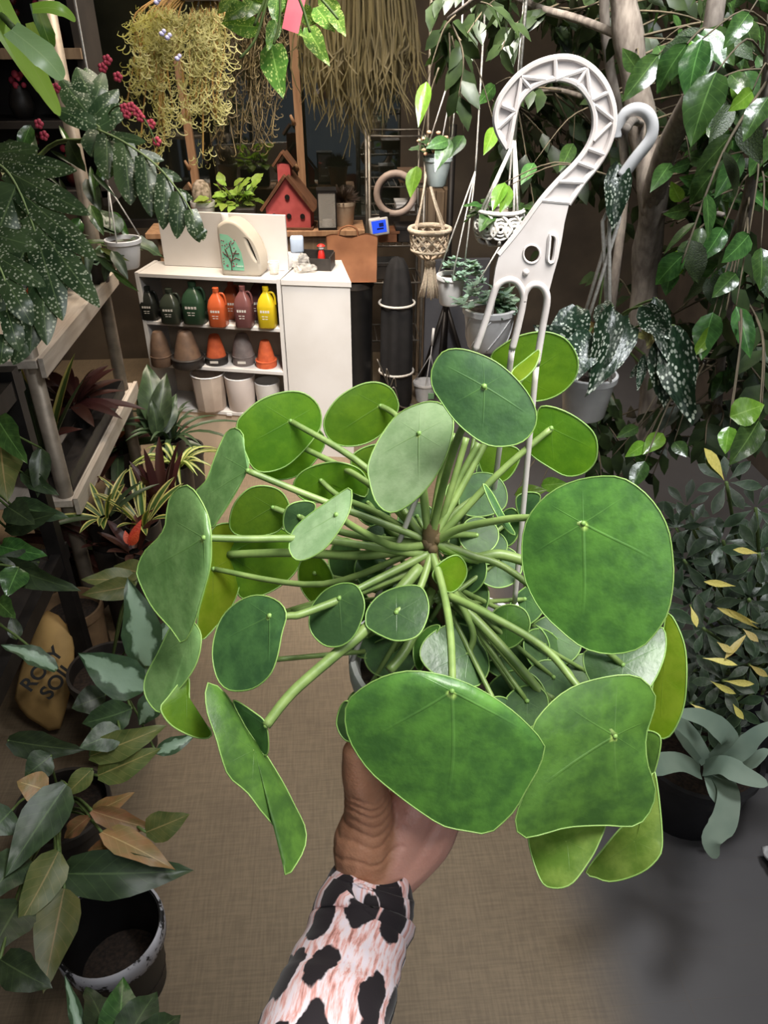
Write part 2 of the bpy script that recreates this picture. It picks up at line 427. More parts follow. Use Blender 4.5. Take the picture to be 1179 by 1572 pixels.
# upper left, seen from below and lit through
pilea_leaf('u', Z1([(385,360),(420,310),(480,265),(560,240),(620,242),(665,270),(688,310),(690,360),(670,400),(620,460),(560,510),(490,530),(445,515),(410,450)]), z1(580,345), .535, [CL, z1(860,520)], 1, kmax=.5)
pilea_leaf('u', Z1([(440,500),(480,400),(560,350),(660,360),(705,420),(660,500),(600,545),(540,557),(480,545)]), z1(600,430), .56, [CL, z1(860,570)], 1, kmax=.5)
pilea_leaf('u', Z1([(700,360),(715,310),(760,255),(830,215),(890,205),(940,225),(965,265),(970,300),(945,350),(900,400),(840,430),(770,435),(720,410)]), z1(905,290), .56, [C, (640,690), (610,640)], 1, kmax=.5)
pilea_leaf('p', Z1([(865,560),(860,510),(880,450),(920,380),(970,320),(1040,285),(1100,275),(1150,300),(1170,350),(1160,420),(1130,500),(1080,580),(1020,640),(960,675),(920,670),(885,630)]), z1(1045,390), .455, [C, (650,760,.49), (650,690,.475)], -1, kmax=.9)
pilea_leaf('m', Z1([(380,370),(408,395),(413,450),(430,500),(400,570),(360,640),(320,700),(295,735),(280,690),(235,610),(275,560),(305,480),(330,420),(350,385)]), z1(425,525), .50, [CL, z1(1080,780), z1(660,620)], -1, kmax=1.1, cup=.12)
pilea_leaf('m', Z1([(130,690),(145,620),(190,578),(225,590),(260,640),(285,700),(293,770),(290,870),(260,980),(230,1080),(190,1150),(150,1100),(80,1020),(30,920),(25,880),(50,820),(100,770),(125,730)]), z1(266,768), .452, [CL, z1(1060,828), z1(700,775), z1(420,772)], -1, kmax=1.0, cup=.10, wav=.05)
pilea_leaf('m', Z3([(165,290),(110,400),(60,500),(60,570),(100,630),(135,635),(165,580),(225,510),(270,430),(285,330),(250,270),(210,260)]), z3(240,330), .48, None, -1, kmax=.8, cup=.1)
pilea_leaf('u', Z3([(230,490),(150,580),(122,625),(165,690),(250,735),(310,742),(328,720),(300,685),(262,650),(238,590)]), z3(225,560), .472, None, -1, kmax=.9, cup=.1)
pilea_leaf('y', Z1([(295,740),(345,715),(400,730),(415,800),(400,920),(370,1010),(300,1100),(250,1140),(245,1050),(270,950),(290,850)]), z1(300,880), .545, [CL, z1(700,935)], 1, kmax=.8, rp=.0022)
pilea_leaf('u', Z1([(400,740),(480,720),(560,740),(620,800),(610,870),(560,930),(480,975),(400,985),(375,900),(380,810)]), z1(355,828), .56, [CL, z1(860,830,.515), z1(570,822)], 1, kmax=.6, rp=.0032)
pilea_leaf('u', Z1([(360,700),(380,640),(430,590),(490,580),(545,600),(575,650),(570,690),(540,740),(480,760),(400,760),(365,740)]), z1(515,658), .53, [CL, z1(820,760), z1(640,705)], 1, kmax=.5)
pilea_leaf('u', Z1([(590,580),(620,530),(690,500),(760,495),(830,520),(860,570),(850,620),(790,600),(740,625),(680,640),(620,625)]), z1(690,560), .545, [C, z1(900,680), z1(760,620)], 1, kmax=.6, rp=.0022)
pilea_leaf('u', Z1([(800,480),(850,440),(920,430),(960,470),(940,540),(880,580),(820,560)]), z1(880,500), .56, None, 1, kmax=.5)
pilea_leaf('d', Z1([(790,600),(850,560),(920,600),(940,690),(900,730),(830,700)]), z1(860,640), .553, [C, z1(960,760)], 1, kmax=.5)
pilea_leaf('d', Z1([(555,690),(575,650),(630,635),(670,650),(650,700),(600,755),(560,740)]), z1(610,690), .515, [CL, z1(800,790)], 1, kmax=.5)
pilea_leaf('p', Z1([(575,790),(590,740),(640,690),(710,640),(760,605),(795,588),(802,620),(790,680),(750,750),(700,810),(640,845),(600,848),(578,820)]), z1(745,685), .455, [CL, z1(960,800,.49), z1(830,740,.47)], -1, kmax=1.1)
pilea_leaf('d', Z3([(330,400),(345,310),(380,240),(440,190),(500,168),(560,175),(610,205),(628,250),(610,320),(590,420),(560,490),(500,540),(430,553),(380,540),(345,490)]), z3(560,250), .46, [(650,870,.51), z3(740,225), z3(640,250)], -1, kmax=.8)
pilea_leaf('d', Z3([(720,250),(730,210),(780,150),(850,120),(910,130),(940,190),(935,250),(900,330),(850,370),(790,372),(745,340),(722,300)]), z3(840,180), .475, [CB, z3(960,120)], -1, kmax=.6)
pilea_leaf('d', Z4([(130,230),(135,180),(180,130),(250,105),(310,110),(333,170),(320,230),(290,270),(230,282),(180,265),(145,245)]), z4(228,190), .478, [CB, z4(300,120)], -1, kmax=.6)
pilea_leaf('d', Z4([(305,330),(320,280),(370,240),(430,225),(480,250),(500,290),(520,320),(528,370),(510,410),(480,430),(420,420),(340,380)]), z4(462,322), .505, [CB, z4(470,230)], -1, kmax=.6)
pilea_leaf('t', Z4([(283,330),(290,280),(330,240),(370,235),(330,300),(312,370),(295,370)]), z4(310,300), .512, None, -1, kmax=.8)
pilea_leaf('t', Z4([(520,260),(540,190),(590,165),(640,180),(660,220),(650,260),(610,300),(570,305),(530,290)]), z4(585,230), .53, [CB, z4(440,150)], -1, kmax=.6)
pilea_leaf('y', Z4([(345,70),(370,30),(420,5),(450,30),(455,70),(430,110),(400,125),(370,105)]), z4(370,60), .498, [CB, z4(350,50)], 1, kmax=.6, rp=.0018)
# the big front leaves
pilea_leaf('t', Z4([(62,540),(70,480),(110,440),(180,400),(260,380),(340,385),(420,405),(500,440),(580,490),(640,540),(700,605),(706,635),(690,690),(650,760),(610,830),(560,880),(520,905),(450,895),(380,880),(300,830),(220,770),(140,700),(80,610)]), z4(408,445), .425, [CB, z4(372,90,.488), z4(400,230,.458), z4(409,380,.428)], 1, k=.25, cup=.10)
pilea_leaf('d', Z4([(35,550),(50,490),(75,478),(95,520),(95,600),(60,600)]), z4(70,540), .46, None, -1, kmax=.8)
pilea_leaf('t', Z4([(613,860),(640,780),(690,680),(664,575),(720,490),(800,430),(900,400),(980,392),(1030,410),(1065,460),(1060,510),(1035,590),(1040,680),(1065,760),(1050,830),(1000,880),(900,878),(780,885),(690,910),(630,915)]), z4(935,590), .44, [(690,915,.50), z4(520,195,.482), z4(700,300,.463), z4(815,430,.445)], 1, k=.2, cup=.10, wav=.04)
pilea_leaf('o', Z4([(655,920),(700,880),(790,860),(900,860),(880,940),(840,1010),(790,1070),(730,1080),(692,1050)]), z4(780,930), .462, None, -1, kmax=.6)
pilea_leaf('o', Z4([(840,1030),(900,950),(960,880),(1030,820),(1062,700),(1088,930),(1060,1000),(1000,1040),(920,1060),(870,1045)]), z4(1000,930), .478, None, -1, kmax=.6)
pilea_leaf('d', Z4([(835,320),(930,290),(1020,260),(1090,240),(1095,330),(1040,440),(950,470),(860,420)]), z4(960,360), .497, [CR_, z2(400,860), z2(560,930)], -1, kmax=.6)
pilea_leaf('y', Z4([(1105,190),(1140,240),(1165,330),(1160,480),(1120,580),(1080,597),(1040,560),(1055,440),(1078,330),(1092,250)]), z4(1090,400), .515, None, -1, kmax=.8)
pilea_leaf('t', Z4([(1030,580),(1080,590),(1075,660),(1050,730),(1030,680)]), z4(1050,640), .51, None, -1, kmax=.8)
pilea_leaf('t', Z2([(580,830),(590,760),(620,700),(680,640),(760,600),(850,582),(930,585),(1000,625),(1060,690),(1100,770),(1115,860),(1118,950),(1100,1060),(1060,1130),(1000,1190),(900,1212),(800,1190),(720,1130),(650,1060),(600,970),(583,900)]), z2(798,748), .432, [CR_, z2(350,770), z2(470,742), z2(600,728)], -1, kmax=.45, cup=.09)
# top right
pilea_leaf('d', Z2([(258,230),(265,190),(300,140),(350,128),(410,140),(480,170),(540,215),(590,270),(620,320),(633,370),(620,420),(580,460),(520,475),(460,470),(400,435),(340,380),(290,310),(265,270)]), z2(447,262), .402, [C, z2(300,620,.48), z2(360,430,.435)], 1, k=.3)
pilea_leaf('u', Z2([(470,155),(520,110),(580,80),(660,68),(730,90),(770,140),(780,190),(765,240),(720,285),(660,310),(600,310),(545,260),(500,200)]), z2(580,230), .50, [C, z2(420,520), z2(520,330)], 1, kmax=.6)
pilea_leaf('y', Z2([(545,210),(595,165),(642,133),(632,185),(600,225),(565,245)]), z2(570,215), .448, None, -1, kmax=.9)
pilea_leaf('u', Z2([(630,380),(645,335),(700,338),(770,370),(830,420),(848,470),(840,530),(800,570),(740,580),(680,550),(610,500),(600,450)]), z2(685,410), .485, [CR_, z2(350,730), z2(500,570)], 1, kmax=.6)
pilea_leaf('u', Z2([(420,490),(480,470),(560,480),(572,520),(530,590),(460,600)]), z2(500,530), .55, None, 1, kmax=.6)
pilea_leaf('f', Z2([(360,650),(380,590),(430,568),(490,580),(525,630),(520,690),(460,720),(390,720),(360,690)]), z2(440,640), .535, [C, z2(330,720)], -1, kmax=.6)
pilea_leaf('f', Z2([(360,780),(390,735),(440,728),(490,760),(495,810),(460,850),(400,850),(365,820)]), z2(420,790), .523, [C, z2(330,790)], -1, kmax=.6)
pilea_leaf('d', Z2([(443,608),(475,640),(515,715),(557,787),(525,770),(475,690)]), z2(500,700), .475, None, -1, kmax=.8)
pilea_leaf('d', Z2([(560,660),(600,638),(645,650),(625,710),(575,725)]), z2(600,680), .54, None, 1, kmax=.6)
# long hanging leaf at the lower left
pilea_leaf('t', Z3([(312,520),(350,533),(400,585),(450,675),(510,755),(560,830),(620,930),(660,1010),(700,1090),(708,1150),(690,1210),(650,1275),(630,1302),(618,1270),(614,1180),(590,1110),(530,1040),(470,960),(400,900),(370,830),(345,740),(310,640),(302,560)]), z3(500,790), .452, None, -1, kmax=1.1, cup=.12, wav=.03)
pilea_leaf('d', Z3([(415,590),(500,640),(545,685),(556,780),(540,812),(500,750),(455,680)]), z3(545,692), .462, [(645,870,.50), z3(950,300), z3(820,410), z3(650,560)], 1, kmax=1.0, rp=.0036)
# the crowded middle: smaller shaded leaves low on the stem
rr = random.Random(3)
for (x, y, r_, d_, mk) in ((575,880,34,.535,'d'),(625,900,30,.545,'d'),(600,1010,40,.553,'d'),(560,985,30,.56,'d'),(720,930,42,.55,'d'),(765,870,36,.548,'t'),(800,1000,46,.555,'d'),(850,985,44,.56,'t'),(745,990,34,.548,'d'),(660,960,30,.54,'d'),
        (790,1080,52,.52,'d'),(845,1050,40,.53,'o'),(700,1050,34,.54,'d'),(585,830,28,.53,'d'),(485,890,40,.553,'u'),(720,760,36,.56,'u'),(640,800,30,.55,'d'),(560,1080,26,.55,'d'),(740,640,34,.565,'u'),(900,1040,40,.55,'d'),(690,830,22,.53,'t'),(530,860,34,.548,'o'),(745,840,34,.55,'d'),(780,810,30,.556,'t'),(720,880,34,.545,'d'),(810,930,40,.558,'d'),(770,1010,36,.552,'d'),(835,1000,38,.55,'d'),(640,930,30,.55,'d'),(590,950,30,.556,'d'),(700,950,30,.548,'d'),(545,930,26,.56,'t'),(760,720,30,.565,'d'),(730,790,28,.552,'d'),(806,1086,38,.487,'d'),(768,1098,30,.489,'d')):
    ph = rr.uniform(0, 3.1); e = rr.uniform(.6, .95)
    ol = [(x + r_ * (math.cos(a) * math.cos(ph) - e * math.sin(a) * math.sin(ph)), y + r_ * (math.cos(a) * math.sin(ph) + e * math.sin(a) * math.cos(ph))) for a in [i * math.pi / 4 for i in range(8)]]
    pilea_leaf('f' if mk in 'dto' else mk, ol, (x + rr.uniform(-5, 5), y - r_ * .25), d_, [(670 + rr.uniform(-14, 24), 870 + rr.uniform(0, 60), .53)], -1, kmax=.8, rp=.0018)
# bare petioles and cut stubs around the crown
for pts, r_ in (([C, (675,740,.50), (697,668,.475)], .0024), ([(672,820,.51), (690,760,.50), (716,672,.49)], .0022), ([(675,815,.51), (700,745,.505), (735,680,.50)], .0022), ([(655,870,.50), z4(330,45), z4(245,105,.515)], .0034),
                ([(665,900,.53), z4(270,290,.50), z4(205,378,.49)], .0034), ([CR_, z2(400,870), z2(500,858), z2(600,885)], .0036), ([CL, (625,880,.52), z1(560,1040,.53)], .0026), ([CL, (610,890,.515), z3(650,235,.52)], .0024),
                ([(680,900,.52), z4(560,290,.50), z4(720,480,.49)], .003), ([(690,905,.53), z4(640,400,.51), z4(735,470,.50)], .0022), ([C, z1(1040,740), z1(1000,680)], .0026), ([(560,1000,.55), z3(590,425,.52)], .0018)):
    MB().tube(cr([P(q[0], q[1], q[2] if len(q) > 2 else .507) for q in pts], 6), r_, 8).build('petiole', M_petiole, pil)
sb = MB(); soil = RIM + Vector((0, 0, -.014))
sb.tube(cr([soil + Vector((-.003, .0, -.004)), P(676, 930, .545), P(664, 870, .515), P(660, 833, .504), P(664, 800, .50)], 5), [.0055] * 20 + [.003], 9)
for i in range(9):
    q = P(660 + rr.uniform(-10, 10), 838 + rr.uniform(-22, 30), .502); sb.ball(q, .0042, n=6)
sb.build('stem', M_node, pil)
# pot
pm = MB()
h = .118
pm.lathe([(.0, 0), (.046, 0), (.051, .004), (.0535, .02), (.066, .098), (.0665, .1), (.0725, .1), (.0735, .103), (.0735, .116), (.0725, .118), (.069, .118), (.067, .112), (.062, .09)], RIM - Vector((0, 0, h)), 48)
pm.build('pot', M_white, pil, angle=50)
dz_ = MB().lathe([(.0, .004), (.03, .002), (.0655, 0)], soil, 32); dz_.build('soil', plain('dark_potting_soil', S(58, 44, 34), S(30, 23, 18), .95, 120, .8), pil)
# white hook hanger: everything lies in one upright plane
HY = RIM.y + .012
def hk(px, py, off=0.0): v = at(px, py, HY); v.y += off; return v
ZH = zoom(720, 60, .38931)
outer = ZH([(150,432),(115,370),(103,310),(120,240),(160,180),(210,130),(280,90),(360,72),(430,82),(490,120),(535,175),(562,240),(572,300),(565,370),(540,440),(500,505),(450,565),(392,650)])
inner = ZH([(155,430),(165,370),(180,290),(200,240),(240,195),(300,165),(360,155),(420,175),(460,215),(485,260),(495,310),(490,370),(465,430),(420,490),(350,560),(280,640),(200,750),(118,850)])
def curve2d(loops, thick, off):
    """flat plate with holes in the hanger's plane"""
    c = bpy.data.curves.new('tmp', 'CURVE'); c.dimensions = '2D'; c.fill_mode = 'BOTH'; c.extrude = thick / 2
    for lp in loops:
        s = c.splines.new('POLY'); s.points.add(len(lp) - 1)
        for pt, q in zip(s.points, lp): pt.co = (q.x, q.z, 0, 1)
        s.use_cyclic_u = True
    o = bpy.data.objects.new('tmp', c); COL.objects.link(o); me = evaluated(o); bpy.data.objects.remove(o)
    mb = MB(); mb.add([Vector((v.co.x, HY + off - v.co.z, v.co.y)) for v in me.vertices], [tuple(p.vertices) for p in me.polygons]); return mb
oi = cr([hk(*p) for p in outer], 4); ii = cr([hk(*p) for p in inner], 4)
hang = curve2d([oi + ii[::-1]], .0016, .0012)
hang.tube(oi, .0016, 7); hang.tube(ii, .0016, 7)
for a, b in (((150,430),(165,365)),((113,352),(180,290)),((128,262),(182,285)),((180,290),(205,152)),((240,195),(205,152)),((205,150),(300,160)),((338,78),(340,160)),((340,160),(458,118)),((462,115),(425,180)),((462,115),(478,235)),((485,240),(545,210)),((495,262),(565,318)),((490,400),(560,330)),((468,432),(530,455)),((425,485),(490,510)),((350,560),(450,565)),((285,635),(395,645))):
    (a, b) = ZH([a, b]); hang.tube([hk(*a, -.0006), hk(*b, -.0006)], .0011, 6)
root_h = hang.build('hanger', M_hook, pil, angle=40)
plate = ZH([(392,650),(375,720),(362,800),(350,860),(330,930),(312,1000),(306,1010),(290,975),(262,955),(235,958),(215,985),(206,1015),(192,985),(165,950),(140,945),(112,965),(92,1010),(96,950),(104,900),(118,850),(200,750),(285,637)])
circ = [ZH([(245 + 33 * math.cos(a), 845 + 36 * math.sin(a))])[0] for a in [i * math.pi / 10 for i in range(20)]]
slot = ZH([(318,770),(340,775),(342,800),(332,868),(318,880),(308,868),(312,820)])
pb = curve2d([[hk(*p) for p in plate], [hk(*p) for p in circ], uniform(cr([hk(*p) for p in slot], 4, True), 20, True)], .0022, 0)
pb.tube(uniform(cr([hk(*p, -.0012) for p in slot], 4, True), 20, True), .0012, 6, closed=True)
pb.tube([hk(*p, -.0012) for p in circ], .0006, 6, closed=True)
pb.ball(hk(*ZH([(222, 918)])[0], -.001), .002, n=8)
pb.build('hanger_plate', M_hook, root_h, angle=40)
Rl, Rm, Rr = RIM + Vector((-.072, -.004, -.003)), RIM + Vector((.012, .071, -.003)), RIM + Vector((.068, .01, -.01))
def rod(name, px, end):
    pts = [hk(*p, -.0004) for p in px] + [end]
    MB().tube(cr(pts, 5), .0021, 8).build(name, M_hook, root_h)
rod('prong', [(758,520),(762,452),(768,436),(780,429),(793,432),(801,446),(803,462)][::-1][4:] + [], hk(738, 505)) if False else None
MB().tube(cr([hk(*p, -.0006) for p in [(729,538),(745,492),(757,452),(764,437),(777,429),(791,431),(800,443),(803,460),(795,500),(786,535)]], 5) , .0021, 8).build('prong_arch', M_hook, root_h)
MB().tube(cr([hk(*p, -.0006) for p in [(803,462),(806,448),(815,437),(828,437),(837,447),(839,465),(832,505),(823,560)]], 5), .0021, 8).build('prong_arch', M_hook, root_h)
for px, e in ((((729,538), (700,590)), Rl), (((786,535), (776,600)), P(753,796,.56)), (((823,560), (812,640)), P(790,925,.553))):
    pts = [hk(*p, -.0004) for p in px]
    MB().tube(cr([pts[0], pts[0].lerp(e, .5), e], 6), .0019, 8).build('prong', M_hook, root_h)
MB().tube([P(753,796,.56), Rm], .0019, 8).build('prong', M_hook, root_h)
MB().tube([P(790,925,.553), Rr], .0019, 8).build('prong', M_hook, root_h)

# ---------------------------------------------------------------- the hand that holds it
def skin_mat():
    t = T('skin'); o = t.obj()
    pl = t.n('Attribute', attribute_name='palm').outputs['Fac']
    nz = t.noise(90, 3, o).outputs['Fac']; bl = t.noise(28, 2, o).outputs['Fac']
    back = t.mix(nz, S(166, 116, 88), S(190, 140, 110)); palm = t.mix(bl, S(206, 146, 130), S(220, 168, 150))
    col = t.mix(pl, back, palm)
    fine = t.n('TexVoronoi', {'Vector': o, 'Scale': 420.0}).outputs['Distance']
    return t.done(t.pbr(col, .42, 0, t.bump(t.math('ADD', nz, t.math('MULTIPLY', fine, .5)), .25, .002), .45, **{'Subsurface Weight': .12, 'Subsurface Radius': (.012, .005, .003), 'Subsurface Scale': .4}))
M_skin = skin_mat()
per = thing('person', 'forearm of a person in a pink leopard print sleeve, hand cupping the white pot', 'person', P(575, 1345, .645))
BASE = RIM - Vector((0, 0, h))
hb = MB()
def limb(pts, rs, n=14, k=5):
    q = cr(pts, k); m = len(pts) - 1; rr_ = []
    for i in range(len(q)):
        t_ = i / k; j = min(m - 1, int(t_)); f_ = t_ - j; f_ = f_ * f_ * (3 - 2 * f_); rr_.append(rs[j] * (1 - f_) + rs[min(m, j + 1)] * f_)
    hb.tube(q, rr_, n); hb.ball(q[-1], rr_[-1] * .99, n=n); hb.ball(q[0], rr_[0] * .99, n=n)
EL = P(410, 1850, .45)
limb([EL, P(470,1690,.525), P(545,1460,.61), P(573,1350,.645)], [.042, .041, .031, .0255])
limb([P(568,1360,.645), P(603,1300,.652), P(632,1245,.65), P(655,1205,.645)], [.0255, .028, .025, .018])
limb([P(600,1345,.648), P(650,1290,.655), P(683,1240,.652)], [.022, .024, .018])
limb([P(560,1345,.643), P(558,1295,.637), P(566,1245,.625), P(557,1195,.602), P(549,1156,.588)], [.024, .0255, .0205, .0165, .0125])
limb([P(570,1290,.64), P(640,1262,.655)], [.021, .021])
limb([P(620,1330,.65), P(668,1275,.66)], [.018, .016])
for k, (ax, mx_, L3) in enumerate(((-.034, -.040, .052), (-.012, -.014, .060), (.012, .014, .056), (.034, .040, .044))):
    b0 = P(640 + 18 * k, 1215 + 8 * k, .645); 
    p1 = BASE + Vector((ax * .9, .012, -.0125)); ang = math.atan2(.052, mx_)
    e = Vector((math.cos(ang), math.sin(ang), 0)); 
    p2 = BASE + e * .060 + Vector((0, 0, -.006)); p3 = BASE + e * .0685 + Vector((0, 0, .022)); p4 = BASE + e * .0725 + Vector((0, 0, L3))
    limb([b0, p1, p2, p3, p4], [.0115, .0105, .0095, .0088, .0075], 10, 4)
raw = bpy.data.objects.new('tmp_hand', hb.mesh('tmp')); COL.objects.link(raw)
rm = raw.modifiers.new('r', 'REMESH'); rm.mode = 'VOXEL'; rm.voxel_size = .0017
sm = raw.modifiers.new('s', 'SMOOTH'); sm.factor = .5; sm.iterations = 9
me = evaluated(raw); bpy.data.objects.remove(raw)
th0, th1, th2 = P(562,1310,.637), P(566,1245,.625), P(556,1190,.602)
pc = [P(625,1310,.645), P(668,1265,.65), P(640,1235,.64)]
cre = ((.12, .0011), (.3, .001), (.42, .0012), (.54, .001), (.66, .0014), (.75, .0015), (.84, .001))
ax_ = th2 - th0
vn = [v.normal.copy() for v in me.vertices]
at_ = me.attributes.new('palm', 'FLOAT', 'POINT')
for v, nn in zip(me.vertices, vn):
    d = (v.co - th0); t_ = d.dot(ax_) / ax_.length_squared
    foot = th0 + ax_ * t_
    if -.1 < t_ < 1.1 and (v.co - foot).length < .034:
        s_ = sum(a_ * math.exp(-((t_ + .04 * math.sin((v.co.x - foot.x) * 160) - c_) / .022) ** 2) for c_, a_ in cre)
        v.co -= nn * s_
    dd = min((v.co - q).length for q in pc); dt = (v.co - foot).length if -.3 < t_ < 1.4 else 1
    at_.data[v.index].value = max(0, min(1, (.044 - dd) / .016)) * max(0, min(1, (dt - .022) / .007))
o_ = org(per)
for v in me.vertices: v.co -= o_
me.polygons.foreach_set('use_smooth', [True] * len(me.polygons)); me.update()
me.materials.clear(); me.materials.append(M_skin)
body = link('body', me, per)
tn = P(549, 1150, .588)
def sleeve_mat():
    t = T('leopard_print'); tc = t.n('TexCoord').outputs['UV']
    dist = t.noise(9, 2, tc).outputs['Color']
    mp = t.n('Mapping', {'Vector': t.n('MixRGB', {'Fac': .06, 'Color1': tc, 'Color2': dist}, blend_type='ADD').outputs[0], 'Scale': (9.0, 5.6, 1)}).outputs[0]
    vo = t.n('TexVoronoi', {'Vector': mp, 'Scale': 1.0, 'Randomness': .8}, voronoi_dimensions='2D').outputs['Distance']
    ed = t.noise(40, 2, tc).outputs['Fac']
    black = t.step(t.math('ADD', vo, t.math('MULTIPLY', t.math('SUBTRACT', ed, .5), .16)), .43, .39)
    st = t.noise(5, 4, t.n('Mapping', {'Vector': tc, 'Scale': (11, 2.4, 1), 'Rotation': (0, 0, .2)}).outputs[0], .65).outputs['Fac']
    col = t.ramp(st, [(.3, S(150, 98, 88)), (.42, S(228, 168, 160)), (.52, S(240, 222, 226)), (.66, S(236, 226, 238)), (.8, S(226, 160, 156))])
    col = t.mix(black, col, S(36, 30, 34))
    wv = t.noise(300, 1, tc).outputs['Fac']
    return t.done(t.pbr(col, .75, 0, t.bump(wv, .1, .001), .25, **{'Sheen Weight': .15}))
sl = MB()
keys = [(578,1330,.643,.0275),(577,1340,.643,.0315),(570,1362,.640,.0362),(565,1386,.634,.0380),(562,1398,.632,.0362),(556,1403,.631,.0425),(552,1425,.624,.0415),(542,1455,.613,.0415),(532,1485,.602,.0430),(518,1530,.585,.0455),(500,1580,.565,.0475),(470,1680,.53,.050),(410,1850,.45,.054)]
ctr = cr([P(*k[:3]) for k in keys], 5); rad = cr([Vector((k[3], 0, 0)) for k in keys], 5)
nn_ = 44; vs = []; uvs = []; u_ = None
acc = 0
for i, (c_, r_) in enumerate(zip(ctr, rad)):
    d = (ctr[min(i + 1, len(ctr) - 1)] - ctr[max(0, i - 1)]).normalized(); u_ = (Vector((1, 0, 0)) - d * d.x).normalized(); w_ = d.cross(u_)
    if i: acc += (c_ - ctr[i - 1]).length
    for j in range(nn_ + 1):
        a = 2 * math.pi * j / nn_
        q = c_ + (u_ * math.cos(a) + w_ * math.sin(a)) * r_.x
        wr = noise.noise(Vector((q.x * 22, q.y * 22, acc * 55))) * .0028 + noise.noise(Vector((math.cos(a) * 1.5, math.sin(a) * 1.5, acc * 120))) * .0016
        q += (u_ * math.cos(a) + w_ * math.sin(a)) * (wr if i > 2 else wr * .4); vs.append(q); uvs.append((j / nn_, acc * 3.6))
fs = [(i * (nn_ + 1) + j, i * (nn_ + 1) + j + 1, (i + 1) * (nn_ + 1) + j + 1, (i + 1) * (nn_ + 1) + j) for i in range(len(ctr) - 1) for j in range(nn_)]
slv = MB().add(vs, fs, uvs).build('sleeve', sleeve_mat(), per)
so = slv.modifiers.new('cloth', 'SOLIDIFY'); so.thickness = .0014; so.offset = -1
# ---------------------------------------------------------------- white shelf and counter at the back
ROT = Matrix.Translation((-.193, 3.2, 0)) @ rz(math.radians(-14))
M_shelf = plain('white_laminate', S(212, 208, 205), S(202, 197, 192), .4, 4, .03)
M_shelfb = plain('shelf_backing', S(206, 186, 162), S(190, 170, 148), .6, 4, .03)
def LW(x, y, z): return ROT @ Vector((x, y, z))
W_ = -.62
sh = thing('display_shelf', 'white open display shelf holding bottles and upturned pots', 'shelf', LW(-.3, 0, 0))
for z in (.808, .602, .406, .193):
    d0 = 0
    MB().box((W_, d0, z - .016), (-.016, .2, z), ROT, bev=.0015).build('shelf_board', M_shelf, sh, False)
MB().box((-.016, -.002, 0), (0, .2, .811), ROT).build('side_panel', M_shelf, sh, False)
MB().box((W_ - .016, -.002, 0), (W_, .2, .811), ROT).build('side_panel', M_shelf, sh, False)
MB().box((W_, .2, 0), (-.002, .208, .806), ROT).build('back_panel', M_shelfb, sh, False)
MB().box((W_, .006, .0), (-.016, .018, .176), ROT).build('plinth', M_shelfb, sh, False)
MB().box((W_ + .06, .135, .809), (-.002, .148, 1.035), ROT, bev=.002).build('upright_backboard', M_shelf, sh, False)
MB().box((W_ + .32, -.004, .176), (W_ + .345, .001, .186), ROT).build('price_clip', M_white, sh, False)
ct = thing('counter_pedestal', 'plain tall white counter box joined to the open shelf', 'counter', LW(.15, .15, 0))
def prism(q, z0, z1):
    return MB().add([Vector((x, y, z)) for z in (z0, z1) for x, y in q], [(3, 2, 1, 0), (4, 5, 6, 7), (0, 1, 5, 4), (1, 2, 6, 5), (2, 3, 7, 6), (3, 0, 4, 7)])
prism([(-.188, 3.2), (.092, 3.144), (.062, 3.49), (-.105, 3.49)], 0, .79).build('body', M_shelf, ct, False)
prism([(-.19, 3.194), (.097, 3.137), (.066, 3.496), (-.106, 3.496)], .7905, .81).build('worktop', M_shelf, ct, False)

# bottles: squarish jugs with a neck, a cap and a side grip
def bottle_mat(name, c): 
    t = T(name); return t.done(t.pbr(c, .3, 0, None, .5, **{'Transmission Weight': .18, 'IOR': 1.4}))
M_print = plain('pale_print', S(206, 200, 190), S(180, 174, 166), .7)
def bottle(px, py, z, wpx, hpx, c, cn, lab, back=0.0):
    p = onz(px, py, z); p += Vector((.24 * back, .97 * back, 0)); s = (p - EYEV).dot(ray(CX, CY).normalized()) / F_PX; wd, ht = wpx * s / 2, hpx * s * 1.03
    b = thing('liquid_bottle', lab, 'bottle', p, 'bottles on the white shelf')
    sq = lambda a: 1 / (abs(math.cos(a)) ** 5 + abs(math.sin(a)) ** 5) ** .2
    R = Matrix.Rotation(math.radians(-10), 3, 'Z')
    m = bottle_mat(cn + '_bottle', c)
    bd = MB().lathe([(0, 0), (wd * .9, 0), (wd, .006), (wd, ht * .52), (wd * .97, ht * .56), (wd * .8, ht * .70), (wd * .45, ht * .82), (wd * .3, ht * .86), (wd * .3, ht * .9)], p, 24, R.to_4x4(), sq=sq)
    bd.build('body', m, b, angle=60)
    MB().lathe([(wd * .36, ht * .9), (wd * .36, ht * .99), (wd * .3, ht), (0, ht)], p, 14).build('cap', m, b, angle=40)
    MB().tube(cr([p + R @ Vector((wd * .35, 0, ht * .84)), p + R @ Vector((wd * .75, 0, ht * .84)), p + R @ Vector((wd * .98, 0, ht * .72)), p + R @ Vector((wd * 1.0, 0, ht * .54))], 4), wd * .13, 7).build('grip', m, b)
    lb = MB()
    for q, (hw, zz) in enumerate(((.55, .40), (.4, .30), (.35, .24))):
        for k in range(4 if q == 0 else 2):
            n = 4 if q == 0 else 2; a0 = -hw + 2 * hw * k / n; a1 = a0 + 2 * hw / n * .72
            lb.box((a0 * wd, -wd * 1.012, zz * ht), (a1 * wd, -wd * .99, (zz + (.06 if q == 0 else .018)) * ht), Matrix.Translation(p) @ R.to_4x4())
    lb.build('label_print', M_print, b, False)
B_ = (('black', S(40, 42, 38)), ('dark_olive', S(52, 58, 48)), ('green', S(46, 70, 50)), ('orange', S(196, 92, 52)), ('plum', S(116, 74, 72)), ('yellow', S(206, 178, 34)))
